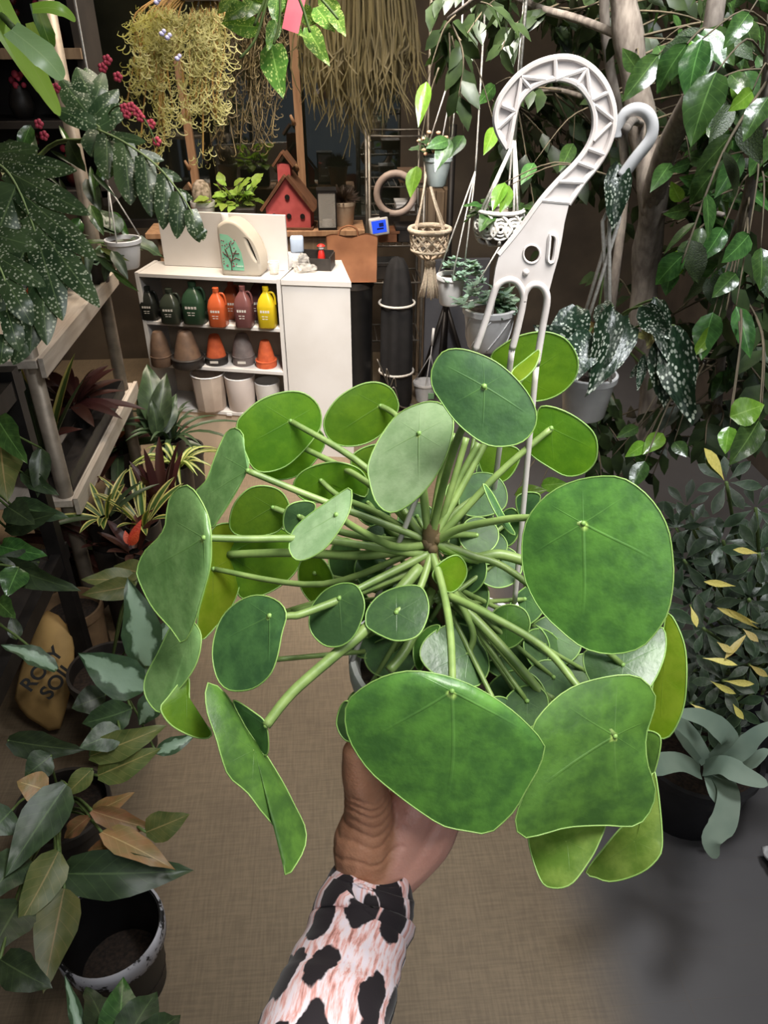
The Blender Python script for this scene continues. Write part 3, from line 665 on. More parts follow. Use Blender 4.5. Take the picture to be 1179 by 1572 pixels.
for (px, py, wd, ht), (cn, c), lab in zip(((233,489,26,48),(266,494,30,50),(302,494,34,60),(337,499,27,56),(377,500,27,60),(412,501,27,60)), B_,
    ('black bottle at the far end of the shelf beside the plants', 'dark olive bottle between the black and the green bottle', 'green bottle with pale lettering next to the orange bottle', 'orange bottle, front one, on the upper white shelf', 'plum brown bottle, front one, beside the yellow bottle', 'bright yellow bottle at the counter end of the shelf')):
    bottle(px, py, .602, wd, ht, c, cn, lab)
bottle(349, 497, .602, 26, 56, S(170, 84, 50), 'back_orange', 'darker orange bottle standing behind the front orange bottle', .085)
bottle(390, 498, .602, 27, 60, S(96, 62, 62), 'back_plum', 'darker plum bottle standing behind the front plum bottle', .085)
# upturned pots
M_terra = plain('terracotta', S(206, 96, 52), S(184, 80, 42), .75, 40, .1)
M_brownp = plain('brown_pot', S(112, 88, 70), S(92, 72, 58), .6, 30, .1)
M_greyp = plain('grey_pot', S(122, 110, 106), S(104, 94, 92), .6, 30, .1)
M_darkp = plain('dark_pot', S(52, 46, 42), S(40, 36, 34), .5, 30, .1)
M_tag = plain('paper_tag', S(214, 206, 196), None, .7)
def pot_stack(px, py, wpx, hpx, m1, m2, lab, kind='cone', n=2, tagged=False):
    p = onz(px, py, .406) + Vector((.01, .05, 0)); s = (p - EYEV).dot(ray(CX, CY).normalized()) / F_PX; r = wpx * s / 2; h_ = hpx * s
    b = thing('upturned_pot', lab, 'pot', p, 'upturned pots on the middle shelf')
    if kind == 'cone':
        MB().lathe([(r * .96, 0), (r, .004), (r, h_ * .22), (r * .96, h_ * .26), (r * .86, h_ * .27)], p, 26).build('rim', m2, b, angle=40)
        MB().lathe([(r * .86, h_ * .24), (r * .72, h_ * .55), (r * .5, h_ * .9), (r * .45, h_ * .96), (r * .38, h_), (0, h_)], p, 26).build('wall', m1, b, angle=45)
        MB().tube([p + Vector((r * 1.0 * math.cos(a), r * 1.0 * math.sin(a), h_ * .25)) for a in [i * math.pi / 12 for i in range(24)]], r * .05, 6, closed=True).build('lip', m2, b)
    else:
        MB().lathe([(r * .93, 0), (r, .006), (r * .98, h_ * .3), (r * .8, h_ * .68), (r * .56, h_ * .93), (r * .44, h_), (0, h_)], p, 26).build('wall', m1, b, angle=60)
        MB().tube([p + Vector((r * .99 * math.cos(a), r * .99 * math.sin(a), h_ * .3)) for a in [i * math.pi / 12 for i in range(24)]], r * .04, 6, closed=True).build('rib', m2, b)
    if tagged: MB().box((-.018, -r * 1.03, h_ * .12), (.018, -r * .99, h_ * .2), Matrix.Translation(p) @ rz(-.1)).build('price_tag', M_tag, b, False)
pot_stack(243, 566, 32, 52, M_brownp, M_brownp, 'pale brown tall upturned pot, half hidden behind dark leaves', 'dome')
pot_stack(284, 567, 48, 54, M_brownp, M_darkp, 'wide brown funnel shaped pot upturned on a dark rim')
pot_stack(328, 563, 35, 44, M_terra, M_darkp, 'terracotta pot upturned on a dark base with a tag', tagged=True)
pot_stack(370, 564, 34, 46, M_greyp, M_greyp, 'grey domed pot upturned between two terracotta pots', 'dome', tagged=True)
pot_stack(405, 568, 32, 40, M_terra, M_terra, 'all terracotta pot upturned at the counter end')
# big pale planters, lowest shelf
def planter(px, py, wpx, hpx, c1, c2, facets, lab):
    p = onz(px, py, .193) + Vector((.015, .06, 0)); s = (p - EYEV).dot(ray(CX, CY).normalized()) / F_PX; r = wpx * s / 2; h_ = hpx * s * .98
    b = thing('planter_pot', lab, 'pot', p, 'pale planters on the lowest shelf')
    sq = (lambda a: 1 - .04 * abs(math.sin(a * facets / 2))) if facets else None
    MB().lathe([(0, 0), (r * .82, 0), (r * .86, .006), (r, h_ * .97), (r, h_), (r * .9, h_), (r * .86, h_ * .9), (r * .7, .02), (0, .02)], p, 40 if facets else 32, sq=sq).build('wall', plain('planter_' + lab[:5].strip(), c1, c2, .6, 6, .1), b, angle=12 if facets else 45)
    MB().tube([p + Vector((r * .97 * math.cos(a), r * .97 * math.sin(a), h_)) for a in [i * math.pi / 16 for i in range(32)]], r * .04, 6, closed=True).build('rim', M_white, b)
planter(318, 634, 52, 58, S(196, 180, 166), S(164, 146, 132), 10, 'large faceted grey white planter on the lowest shelf')
planter(366, 634, 46, 54, S(214, 202, 196), S(204, 190, 182), 0, 'smooth round white planter beside the faceted planter')
planter(407, 634, 38, 44, S(214, 208, 202), S(206, 200, 194), 0, 'small white planter nearest the counter box')

# translucent jug with a green tree label
jt = T('cloudy_plastic'); M_jug = jt.done(jt.pbr(S(224, 214, 198), .35, 0, None, .5, **{'Transmission Weight': .35, 'IOR': 1.2}))
jp = onz(371, 424, .808) + Vector((.012, .05, 0)); js = .00094
jug = thing('plastic_jug', 'large cloudy plastic jug with a green tree label', 'jug', jp)
JR = Matrix.Translation(jp) @ rz(math.radians(-14))
def jpt(x, z, y=0.0): return JR @ Vector(((x - 590) * js, y, (347 - z) * js))
def slab(pts, half, mat, name, parent, hole=None, rnd=.012):
    c = bpy.data.curves.new('tmp', 'CURVE'); c.dimensions = '2D'; c.fill_mode = 'BOTH'; c.extrude = half - rnd; c.bevel_depth = rnd; c.bevel_resolution = 3; c.offset = -rnd
    for lp in [pts] + ([hole] if hole else []):
        s = c.splines.new('POLY'); q = uniform(cr([Vector((x, z, 0)) for x, z in lp], 5, True), 60, True); s.points.add(len(q) - 1)
        for pt, v in zip(s.points, q): pt.co = ((v.x - 590) * js, (347 - v.y) * js, 0, 1)
        s.use_cyclic_u = True
    o = bpy.data.objects.new('tmp', c); COL.objects.link(o); me = evaluated(o); bpy.data.objects.remove(o)
    MB().add([JR @ Vector((v.co.x, -v.co.z, v.co.y)) for v in me.vertices], [tuple(f.vertices) for f in me.polygons]).build(name, mat, parent, angle=50)
slab([(500,340),(498,250),(497,150),(510,128),(545,112),(590,122),(640,170),(668,230),(684,290),(680,335),(660,346),(590,348),(515,347)], .052, M_jug, 'body', jug, [(628,190),(645,205),(662,245),(668,275),(655,262),(640,230)])
MB().lathe([(.0165, 0), (.0165, .022), (.014, .026), (0, .026)], jpt(520, 122), 18).build('cap', M_white, jug, angle=40)
lab_ = MB(); q = [(510,168),(545,172),(580,200),(600,245),(607,300),(606,322),(515,322),(510,300)]
lab_.add([jpt(x, z, -.0535) for x, z in q], [tuple(range(len(q)))])
lo = lab_.build('label', plain('mint_label', S(146, 206, 172), S(120, 190, 158), .5, 30), jug, False)
br = MB()
for pts in (((550,322),(552,290),(560,265),(578,235)),((552,292),(540,262),(528,230)),((560,265),(556,235),(550,205)),((540,262),(520,250)),((568,250),(590,248)),((555,280),(575,270),(592,275))):
    br.tube(cr([jpt(x, z, -.0545) for x, z in pts], 4), .0022, 5)
br.build('printed_tree', plain('label_brown', S(86, 64, 54)), lo)
fl_ = MB(); r5 = random.Random(5)
for i in range(34):
    fl_.ball(jpt(r5.uniform(516, 575), r5.uniform(190, 310), -.0545), .0028, sy=.3, n=6)
fl_.build('printed_blossom', plain('label_pink', S(170, 96, 110), S(120, 60, 80), .6, 200), lo)
wr = MB()
for i in range(6): wr.box((.0 + (575 + i * 5 - 590) * js, -.0548, (347 - 306) * js), ((578 + i * 5 - 590) * js, -.054, (347 - 300) * js), JR)
wr.build('label_writing', plain('label_white', S(226, 240, 230)), lo, False)
cp = onz(417, 424, .808) + Vector((.01, .03, 0))
cu = thing('clear_cup', 'small clear cup beside the plastic jug', 'cup', cp)
tcl = T('clear_plastic'); M_clear = tcl.done(tcl.n('MixShader', {0: .3, 1: tcl.n('BsdfTransparent', {'Color': (.93, .93, .92, 1)}).outputs[0], 2: tcl.pbr(S(225, 222, 218), .15)}).outputs[0])
MB().lathe([(0, 0), (.018, 0), (.023, .05), (.0235, .05), (.0185, .002), (0, .003)], cp, 20).build('wall', M_clear, cu)
MB().tube([cp + Vector((.0235 * math.cos(a), .0235 * math.sin(a), .05)) for a in [i * math.pi / 10 for i in range(20)]], .0012, 5, closed=True).build('rim', M_white, cu)
tp = onz(403, 417, .808) + Vector((0, .02, 0))
ta = thing('tape_roll', 'tiny white tape roll between jug and clear cup', 'tape', tp)
MB().lathe([(.008, 0), (.016, 0), (.016, .014), (.008, .014), (.008, 0)], tp, 18).build('roll', M_white, ta, angle=40)
MB().lathe([(.0075, .001), (.0075, .015), (.005, .015), (.005, .001)], tp, 14).build('core', M_brownp, ta, angle=40)
# on the counter box
def crumple(c, r, sc, amp, seed, sub=4):
    b = bmesh.new(); bmesh.ops.create_icosphere(b, subdivisions=sub, radius=1)
    vs = []
    for v in b.verts:
        k = 1 + amp * noise.noise(v.co * 1.7 + Vector((seed, 0, 0))) + amp * .7 * abs(noise.noise(v.co * 4 + Vector((0, seed, 0))))
        vs.append(Vector(c) + Vector((v.co.x * sc[0], v.co.y * sc[1], v.co.z * sc[2])) * r * k)
    b.verts.index_update(); fs = [tuple(v.index for v in f.verts) for f in b.faces]; b.free()
    return MB().add(vs, fs)
bp = onz(462, 420, .81) + Vector((0, .03, 0))
bg = thing('plastic_bag', 'crumpled clear plastic bag on the counter edge', 'bag', bp)
crumple(bp + Vector((0, 0, .036)), .05, (.75, .7, .62), .5, 3).build('film', M_clear, bg, False)
crumple(bp + Vector((.03, -.015, .02)), .032, (1.1, .5, .5), .5, 9, 3).build('twisted_end', M_clear, bg, False)
sp_ = onz(452, 409, .81)
sb_ = thing('pale_blue_dispenser', 'pale blue plastic dispenser standing behind the clear bag', 'dispenser', sp_)
MB().box((-.03, -.02, 0), (.03, .02, .06), Matrix.Translation(sp_), bev=.006).build('base', M_white, sb_)
MB().box((-.012, -.02, .06), (.045, .03, .125), Matrix.Translation(sp_), bev=.008).build('head', plain('pale_blue', S(182, 196, 216), S(168, 184, 206), .4), sb_)
kp = onz(487, 412, .81) + Vector((0, .01, 0))
kb = thing('black_tray', 'black open tray on the counter box', 'tray', kp)
KM = Matrix.Translation(kp) @ rz(-.2)
MB().box((-.065, -.045, 0), (.065, .045, .008), KM).build('bottom', M_darkp, kb, False)
for lo_, hi_ in (((-.065, -.05, 0), (.065, -.043, .05)), ((-.065, .043, 0), (.065, .05, .065)), ((-.07, -.05, 0), (-.063, .05, .058)), ((.063, -.05, 0), (.07, .05, .058))): MB().box(lo_, hi_, KM).build('side', M_darkp, kb, False)
yp = kp + Vector((.02, .0, .008))
ty = thing('red_ornament', 'small red and white ornament in the black tray', 'ornament', yp)
M_red = plain('bright_red', S(214, 52, 44), S(190, 40, 36), .4)
MB().lathe([(0, 0), (.012, 0), (.017, .02), (.013, .045), (.009, .055)], yp + Vector((0, 0, .012)), 16).build('body', M_red, ty)
MB().ball(yp + Vector((0, 0, .076)), .013, sz=.8).build('head', M_white, ty)
MB().lathe([(.018, .0), (.012, .006), (0, .01)], yp + Vector((0, 0, .083)), 14).build('cap', M_red, ty)
MB().lathe([(0, 0), (.02, 0), (.02, .014), (0, .014)], yp, 14).build('foot', M_darkp, ty, angle=40)
# bin with the paper bag behind the counter
bx = thing('black_bin', 'tall black bin behind the counter box', 'bin', (.12, 3.74, 0))
MB().lathe([(0, 0), (.085, 0), (.10, .62), (.105, .63), (.1, .63), (.085, .3), (0, .28)], (.12, 3.74, 0), 26).build('shell', plain('black_plastic', S(30, 29, 30), S(22, 22, 23), .45), bx, angle=40)
MB().lathe([(.107, .63), (.105, .66), (.0, .672)], (.12, 3.74, 0), 26).build('lid', M_darkp, bx, angle=40)
M_kraft = plain('kraft_paper', S(166, 112, 78), S(146, 96, 66), .8, 12, .3)
gb = thing('paper_bag', 'brown paper carrier bag standing on the black bin', 'bag', (.12, 3.7, .672))
gm = MB(); n_ = 10
def bag_pt(x, y, z): return Vector((.12 + x * (1 + .06 * z / .2) + .006 * noise.noise(Vector((x * 20, y * 20, z * 20))), 3.68 + y * (1 - z / .3) + .012 * noise.noise(Vector((x * 15, z * 18, y * 9))), .672 + z))
for sgn in (-1, 1):
    vs = [bag_pt(-.11 + .22 * i / n_, sgn * .05, .2 * j / 6 + (.008 * math.sin(i) if j == 6 else 0)) for j in range(7) for i in range(n_ + 1)]
    gm.add(vs, [(j * (n_ + 1) + i, j * (n_ + 1) + i + 1, (j + 1) * (n_ + 1) + i + 1, (j + 1) * (n_ + 1) + i) for j in range(6) for i in range(n_)])
for x in (-.11, .11): gm.add([bag_pt(x, y, z) for z in (0, .1, .2) for y in (-.05, .0, .05)], [(0,1,4,3),(1,2,5,4),(3,4,7,6),(4,5,8,7)])
gm.add([bag_pt(x, y, 0) for x, y in ((-.11,-.05),(.11,-.05),(.11,.05),(-.11,.05))], [(0, 1, 2, 3)])
gm.build('paper', M_kraft, gb)
for y in (-.02, .02): MB().tube(cr([bag_pt(-.06, y, .19), bag_pt(-.045, y, .23), bag_pt(-.01, y, .245), bag_pt(.02, y, .23), bag_pt(.03, y, .19)], 5), .004, 6).build('twisted_handle', M_kraft, gb)

# ---------------------------------------------------------------- timber ledge, birdhouse and pots
ld = thing('timber_bench', 'long pale timber bench under the back window', 'bench', (-.35, 3.98, 0))
for y0 in (3.84, 3.96): MB().box((-.85, y0, .835), (.19, y0 + .11, .862), bev=.003).build('plank', M_wood, ld, False)
for x in (-.8, .13):
    for y in (3.87, 4.01): MB().box((x, y, 0), (x + .045, y + .045, .835)).build('leg', M_wood, ld, False)
MB().box((-.8, 3.86, .76), (.17, 3.885, .835)).build('apron', M_graywood, ld, False)
LZ = .862
M_pink = plain('pink_red_paint', S(216, 104, 104), S(190, 82, 82), .7, 14, .15)
M_roofb = plain('weathered_roof', S(126, 84, 58), S(90, 60, 42), .85, 22, .4, stretch=(1, 8, 1))
M_hole = plain('dark_hole', S(24, 18, 16), None, .9)
hp = onz(444, 352, LZ); u = .0034
bh = thing('birdhouse', 'pink red wooden birdhouse with a little tower and four holes', 'birdhouse', hp)
HM = Matrix.Translation(hp) @ rz(-.12)
bw, be, bk = 31 * u, 29 * u, 68 * u     # half width, eaves, peak
fr = [(-bw, 0), (bw, 0), (bw, be), (0, bk), (-bw, be)]
hm = MB().add([HM @ Vector((x, y, z)) for y in (0, .13) for x, z in fr], [(0, 1, 2, 3, 4), (9, 8, 7, 6, 5), (0, 5, 6, 1), (1, 6, 7, 2), (4, 9, 5, 0)]); hm.build('house_body', M_pink, bh, False)
for s_ in (-1, 1):
    a = Vector((s_ * (bw + .016), 0, be - .016)); b_ = Vector((0, 0, bk + .004)); nrm_ = Vector((s_ * (bk - be), 0, bw)).normalized() * .014
    MB().add([HM @ (p_ + Vector((0, y, 0)) + o_) for o_ in (Vector(), nrm_) for p_ in (a, b_) for y in (-.022, .15)], [(0, 1, 3, 2), (4, 6, 7, 5), (0, 4, 5, 1), (2, 3, 7, 6), (0, 2, 6, 4), (1, 5, 7, 3)]).build('roof_slab', M_roofb, bh, False)
MB().box((-.012 - .03, .02, bk - .05), (-.012 + .03, .08, bk + .055), HM).build('tower', M_pink, bh, False)
tz = bk + .055
for s_ in (-1, 1):
    a = Vector((-.012 + s_ * .045, 0, tz - .012)); b_ = Vector((-.012, 0, tz + .045)); nrm_ = Vector((s_ * .05, 0, .045)).normalized() * .011
    MB().add([HM @ (p_ + Vector((0, y, 0)) + o_) for o_ in (Vector(), nrm_) for p_ in (a, b_) for y in (.005, .095)], [(0, 1, 3, 2), (4, 6, 7, 5), (0, 4, 5, 1), (2, 3, 7, 6), (0, 2, 6, 4), (1, 5, 7, 3)]).build('tower_roof', M_roofb, bh, False)
MB().box((-bw - .012, -.02, 0), (bw + .012, .145, .009), HM).build('base_board', M_roofb, bh, False)
for x, z in ((-.019 * 0, 43 * u), (-20 * u, 18 * u), (1 * u, 18 * u), (20 * u, 18 * u)):
    MB().lathe([(0, 0), (.0115, 0), (.0115, .006), (0, .006)], HM @ Vector((x, -.002, z)), 14, Matrix.Rotation(math.radians(90), 4, 'X')).build('entrance_hole', M_hole, bh, angle=40)
def simple_pot(name, lab, p, r, h_, mat, grp=None, soil_=True, tilt=None):
    b = thing(name, lab, 'potted plant', p, grp)
    MB().lathe([(0, 0), (r * .76, 0), (r * .79, .004), (r * .96, h_ * .8), (r * .97, h_ * .82), (r, h_ * .83), (r * 1.02, h_ * .97), (r, h_), (r * .93, h_), (r * .88, h_ * .86), (r * .85, h_ * .7)], p, 28).build('pot', mat, b, angle=40)
    if soil_: MB().lathe([(0, h_ * .82), (r * .9, h_ * .8)], p, 20).build('soil', bpy.data.materials['dark_potting_soil'], b)
    return b
p = onz(528, 349, LZ) + Vector((0, .06, 0))
b = simple_pot('white_pot_plant', 'cream pot with a dark bristly plant beside the birdhouse', p, .06, .11, plain('cream_pot', S(206, 190, 170), S(190, 172, 152), .6))
dm = MB(); r6 = random.Random(6)
for i in range(260):
    v = Vector((r6.gauss(0, 1), r6.gauss(0, 1), abs(r6.gauss(0, 1)) + .2)).normalized(); e = p + Vector((0, 0, .1))
    dm.ribbon([e, e + v * .05, e + v * r6.uniform(.075, .1) + Vector((0, 0, -.008))], [.002, .003, .0004], Vector((0, -1, .3)), cross=1)
tag(dm.build('bristly_leaves', leafmat('bristle', S(62, 48, 40), S(84, 70, 56), .6, .1), b), kind='stuff')
p = onz(503, 352, LZ) + Vector((0, .02, 0))
ln = thing('glass_lantern', 'glass lantern in a dark wire frame between birdhouse and pot', 'lantern', p)
M_iron = plain('dark_iron', S(52, 48, 46), S(40, 37, 36), .5, 20, 0, .6)
M_steel = plain('dull_steel', S(150, 144, 136), S(126, 120, 112), .4, 30, 0, .7)
MB().box((-.045, -.045, 0), (.045, .045, .012), Matrix.Translation(p)).build('base', M_iron, ln, False)
MB().box((-.047, -.047, .17), (.047, .047, .18), Matrix.Translation(p)).build('roof', M_iron, ln, False)
for x in (-.043, .043):
    for y in (-.043, .043): MB().box((x - .003, y - .003, .012), (x + .003, y + .003, .17), Matrix.Translation(p)).build('post', M_iron, ln, False)
for x0, x1, y0, y1 in ((-.04, .04, -.044, -.042), (-.04, .04, .042, .044), (-.044, -.042, -.04, .04), (.042, .044, -.04, .04)): MB().box((x0, y0, .012), (x1, y1, .17), Matrix.Translation(p)).build('pane', M_clear, ln, False)
MB().lathe([(0, .012), (.026, .012), (.024, .04), (0, .04)], p, 16).build('candle', M_white, ln, angle=40)
p = Vector((onz(319, 345, LZ).x, 3.93, LZ))
b = simple_pot('cactus_pot', 'pale round cactus in a white pot before the timber upright', p, .058, .125, M_white)
cac = MB().lathe([(.036, .0), (.044, .03), (.043, .07), (.034, .1), (.016, .118), (0, .121)], p + Vector((0, 0, .10)), 40, sq=lambda a: 1 + .06 * math.cos(a * 10)); cac.build('cactus', plain('hairy_cactus', S(196, 178, 160), S(120, 108, 88), .9, 60, .6), b)
p = Vector((onz(372, 340, LZ).x, 3.93, LZ))
b = thing('leafy_planter', 'bright green leafy plant in a long dark planter', 'potted plant', p)
MB().box((-.085, -.06, 0), (.085, .06, .1), Matrix.Translation(p), bev=.006).build('trough', M_darkp, b, False)
MB().box((-.02, -.063, .05), (.018, -.06, .075), Matrix.Translation(p)).build('tag', M_tag, b, False)
LEAFY = b, p
# ---------------------------------------------------------------- leaf shapes and plant helpers
def blade(name, w, pw=.75, rows=8, cross=4, droop=.12, fold=.18, wave=.0, base=0.0, tipq=1.0, mat=None, seed=0):
    """unit leaf: base at the origin, tip at +Y 1, face +Z"""
    mb = MB(); r_ = random.Random(seed); pts = []; ws = []; ph = r_.uniform(0, 6)
    for i in range(rows):
        u_ = i / (rows - 1); hw = w * .5 * max(0, math.sin(math.pi * u_ ** pw)) ** tipq
        if u_ < .5: hw = max(hw, base * w * .5)
        if i == rows - 1: hw = 0.001
        pts.append(Vector((0, u_ * (1 - droop * droop * u_), -droop * u_ * u_))); ws.append(hw)
    mb.ribbon(pts, ws, Vector((0, 0, 1)), fold, cross=cross)
    if wave:
        for k, v in enumerate(mb.v):
            q = mb.uv[k]; v.z += wave * w * (abs(q[1] - .5) * 2) ** 2 * math.sin(q[0] * 14 + ph + (2 if q[1] > .5 else 0))
    return mb.mesh(name, mat)
def put(parent, me, pos, d, n, L, Wd=None, name='leaf', mat=None):
    o = bpy.data.objects.new(name, me); COL.objects.link(o); o.parent = parent
    m = basis(d, n).to_4x4(); Wd = Wd or L
    o.matrix_local = Matrix.Translation(Vector(pos) - org(parent)) @ m @ Matrix.Diagonal((Wd, L, L, 1))
    if mat is not None:
        o.material_slots[0].link = 'OBJECT'; o.material_slots[0].material = mat
    return o
def px_leaf(parent, me, b, t, wpx, w0, roll=0.0, name='leaf', mat=None, lift=0.0):
    """leaf from base (px,py,depth) to tip (px,py,depth); wpx full width in photo px; w0 the mesh's own unit width"""
    A = P(*b); B = P(*t); d = B - A; view = (EYEV - (A + B) / 2).normalized() + Vector((0, 0, lift))
    n = Matrix.Rotation(roll, 3, d.normalized()) @ view
    return put(parent, me, A, d, n, d.length, wpx * (b[2] + t[2]) / 2 / F_PX / w0, name, mat)
def bake(mb, me, pos, d, n, L, Wd=None):
    m = Matrix.Translation(pos) @ basis(d, n).to_4x4() @ Matrix.Diagonal((Wd or L, L, L, 1))
    uvd = {}
    for lp in me.loops: uvd[lp.vertex_index] = tuple(me.uv_layers[0].data[lp.index].uv)
    mb.add([m @ v.co for v in me.vertices], [tuple(p.vertices) for p in me.polygons], [uvd[i] for i in range(len(me.vertices))])
M_stem = plain('green_stem', S(92, 112, 58), S(74, 92, 46), .6, 40)
M_cord = plain('white_cord', S(228, 224, 218), S(208, 202, 194), .8, 200, .3)
M_cream = plain('cream_cotton_cord', S(214, 198, 176), S(188, 170, 148), .9, 150, .5)
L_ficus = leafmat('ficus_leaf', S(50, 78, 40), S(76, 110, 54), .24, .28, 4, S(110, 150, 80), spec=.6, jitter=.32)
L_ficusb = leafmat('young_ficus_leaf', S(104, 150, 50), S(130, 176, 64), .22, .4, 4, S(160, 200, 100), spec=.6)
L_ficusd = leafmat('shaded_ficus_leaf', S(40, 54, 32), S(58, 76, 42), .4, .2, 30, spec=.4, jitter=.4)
L_pothos = leafmat('pothos_leaf', S(72, 110, 44), S(104, 140, 58), .3, .35, 4, S(150, 180, 96), speck=S(190, 200, 124), speck_scale=16, speck_thr=.4)
L_mon = leafmat('monstera_leaf', S(50, 74, 48), S(84, 108, 70), .3, .25, 12, S(120, 145, 96), speck=S(196, 204, 176), speck_scale=150, speck_thr=.37, spec=.6)
L_beg = leafmat('spotted_begonia_leaf', S(26, 46, 32), S(40, 62, 42), .3, .15, 20, speck=S(206, 214, 198), speck_scale=17, speck_thr=.43)
L_agl = leafmat('silver_aglaonema_leaf', S(52, 74, 50), S(66, 90, 60), .4, .2, 6, centre=S(140, 166, 140))
L_syn = leafmat('syngonium_leaf', S(88, 100, 54), S(120, 122, 70), .45, .3, 3, S(170, 150, 100))
L_pinky = leafmat('copper_syngonium_leaf', S(168, 122, 84), S(136, 120, 76), .45, .3, 3, S(200, 170, 120))
L_dk = leafmat('dark_green_leaf', S(46, 60, 40), S(64, 82, 52), .4, .2, 4, S(90, 110, 70))
L_red = leafmat('dark_red_leaf', S(76, 38, 34), S(54, 32, 28), .45, .25, 4)
L_stripe = leafmat('yellow_edged_leaf', S(66, 92, 44), S(84, 108, 52), .4, .25, 20, stripe=S(206, 196, 116))
L_spider = leafmat('spider_leaf', S(206, 204, 130), S(190, 190, 104), .4, .3, 20, stripe=S(88, 118, 50))
L_bright = leafmat('bright_leaf', S(160, 198, 84), S(184, 212, 104), .35, .4, 6, S(190, 212, 120))
L_pale = leafmat('pale_mango_leaf', S(146, 180, 122), S(170, 198, 144), .35, .3, 6, S(190, 212, 160))
L_teal = leafmat('grey_succulent_leaf', S(110, 140, 124), S(140, 166, 148), .6, .2, 30)
L_curl = leafmat('curly_hanging_leaf', S(168, 156, 98), S(206, 194, 140), .5, .3, 14, jitter=.3)
L_olive = leafmat('olive_strand', S(92, 82, 46), S(118, 106, 64), .6, .3, 12, jitter=.3)
L_stag = leafmat('staghorn_frond', S(112, 132, 118), S(138, 154, 138), .7, .2, 10)
L_pit = leafmat('schefflera_leaflet', S(40, 54, 38), S(54, 70, 48), .38, .15, 4, edge=S(80, 96, 72), spec=.35)
L_pity = leafmat('yellow_schefflera_leaflet', S(222, 204, 120), S(206, 190, 100), .45, .3, 14)
B_ovate = blade('ovate_leaf', .5, .72, mat=L_ficus)
B_ovate2 = blade('ovate_leaf_curled', .55, .75, droop=.3, wave=.06, mat=L_ficus)
B_wide = blade('broad_leaf', .72, .62, base=.25, droop=.2, fold=.12, wave=.05, mat=L_dk)
B_wide2 = blade('broad_leaf_wavy', .62, .68, base=.2, droop=.32, fold=.22, wave=.08, mat=L_dk)
B_lance = blade('lance_leaf', .22, .85, droop=.25, fold=.25, mat=L_dk)
B_obo = blade('obovate_leaflet', .36, 1.5, rows=7, droop=.15, fold=.1, mat=L_pit)
B_low = blade('small_leaf', .5, .75, rows=4, cross=2, droop=.2, fold=.2, mat=L_ficusd)
# leafy planter on the bench
b, p = LEAFY; r1 = random.Random(11)
for i in range(46):
    a = r1.uniform(0, 6.28); e = r1.uniform(.1, 1.2); st = p + Vector((r1.uniform(-.06, .06), r1.uniform(-.03, .03), .1)); v = Vector((math.cos(a) * math.cos(e), math.sin(a) * math.cos(e), math.sin(e)))
    put(b, B_ovate2, st + v * r1.uniform(.02, .12), v + Vector((0, 0, -.3)), Vector((0, -.5, 1)), r1.uniform(.05, .085), mat=L_bright)
sm_ = MB()
for i in range(10): sm_.tube([p + Vector((r1.uniform(-.07, .07), 0, .09)), p + Vector((r1.uniform(-.1, .1), r1.uniform(-.04, .04), .19))], .0025, 5)
sm_.build('stems', M_stem, b)

# ---------------------------------------------------------------- wire rack with gadgets
rk = thing('wire_rack', 'tall steel wire rack behind the hanging macrame', 'rack', (.32, 3.95, 0))
X0, X1, Y0, Y1 = .215, .475, 3.86, 4.12
for x in (X0, X1):
    for y in (Y0, Y1): MB().tube([(x, y, 0), (x, y, 1.27)], .008, 8).build('post', M_steel, rk)
for z in (.3, .6, .78, .925, 1.05, 1.265):
    fb = MB().tube([(X0, Y0, z), (X1, Y0, z), (X1, Y1, z), (X0, Y1, z)], .005, 6, closed=True)
    if z < 1.2:
        for k in range(9): fb.tube([(X0 + (X1 - X0) * k / 8, Y0, z), (X0 + (X1 - X0) * k / 8, Y1, z)], .002, 5)
    fb.build('wire_shelf', M_steel, rk)
def ringpts(c, r, n=24, m=None, sx=1, sz=1): 
    return [Vector(c) + (m @ Vector((r * sx * math.cos(a), 0, r * sz * math.sin(a))) if m is not None else Vector((r * sx * math.cos(a), 0, r * sz * math.sin(a)))) for a in [2 * math.pi * i / n for i in range(n)]]
rc = at(607, 297, 3.84)
rl = thing('ring_hose', 'pale ring shaped hose coil leaning on the wire rack', 'ring', rc - Vector((0, 0, .1)))
MB().tube(ringpts(rc, .088), .016, 10, closed=True).build('ring', plain('pinkish_white_hose', S(196, 176, 164), S(176, 156, 146), .5), rl)
MB().tube(ringpts(rc + Vector((0, -.004, 0)), .07), .004, 6, closed=True).build('inner_band', M_iron, rl)
MB().box((-.075, -.02, -.105), (-.03, .02, -.08), Matrix.Translation(rc)).build('clamp', M_iron, rl, False)
dc = at(582, 348, 3.82)
dt = thing('digital_display', 'small white digital display with a lit blue screen', 'display', dc - Vector((0, 0, .04)))
DM = Matrix.Translation(dc) @ Matrix.Rotation(math.radians(-8), 4, 'Y')
MB().box((-.046, -.008, -.04), (.046, .03, .04), DM, bev=.006).build('casing', M_white, dt)
tb = T('blue_screen'); M_blue = tb.done(tb.n('Emission', {'Color': S(52, 92, 250), 'Strength': 1.1}).outputs[0])
MB().box((-.034, -.0095, -.026), (.034, -.008, .03), DM).build('screen', M_blue, dt, False)
ds = MB().box((-.012, -.0102, -.012), (.02, -.0096, -.004), DM).box((.0, -.0102, .0), (.022, -.0096, .018), DM)
ds.build('screen_digits', plain('screen_dark', S(20, 34, 120)), dt, False)
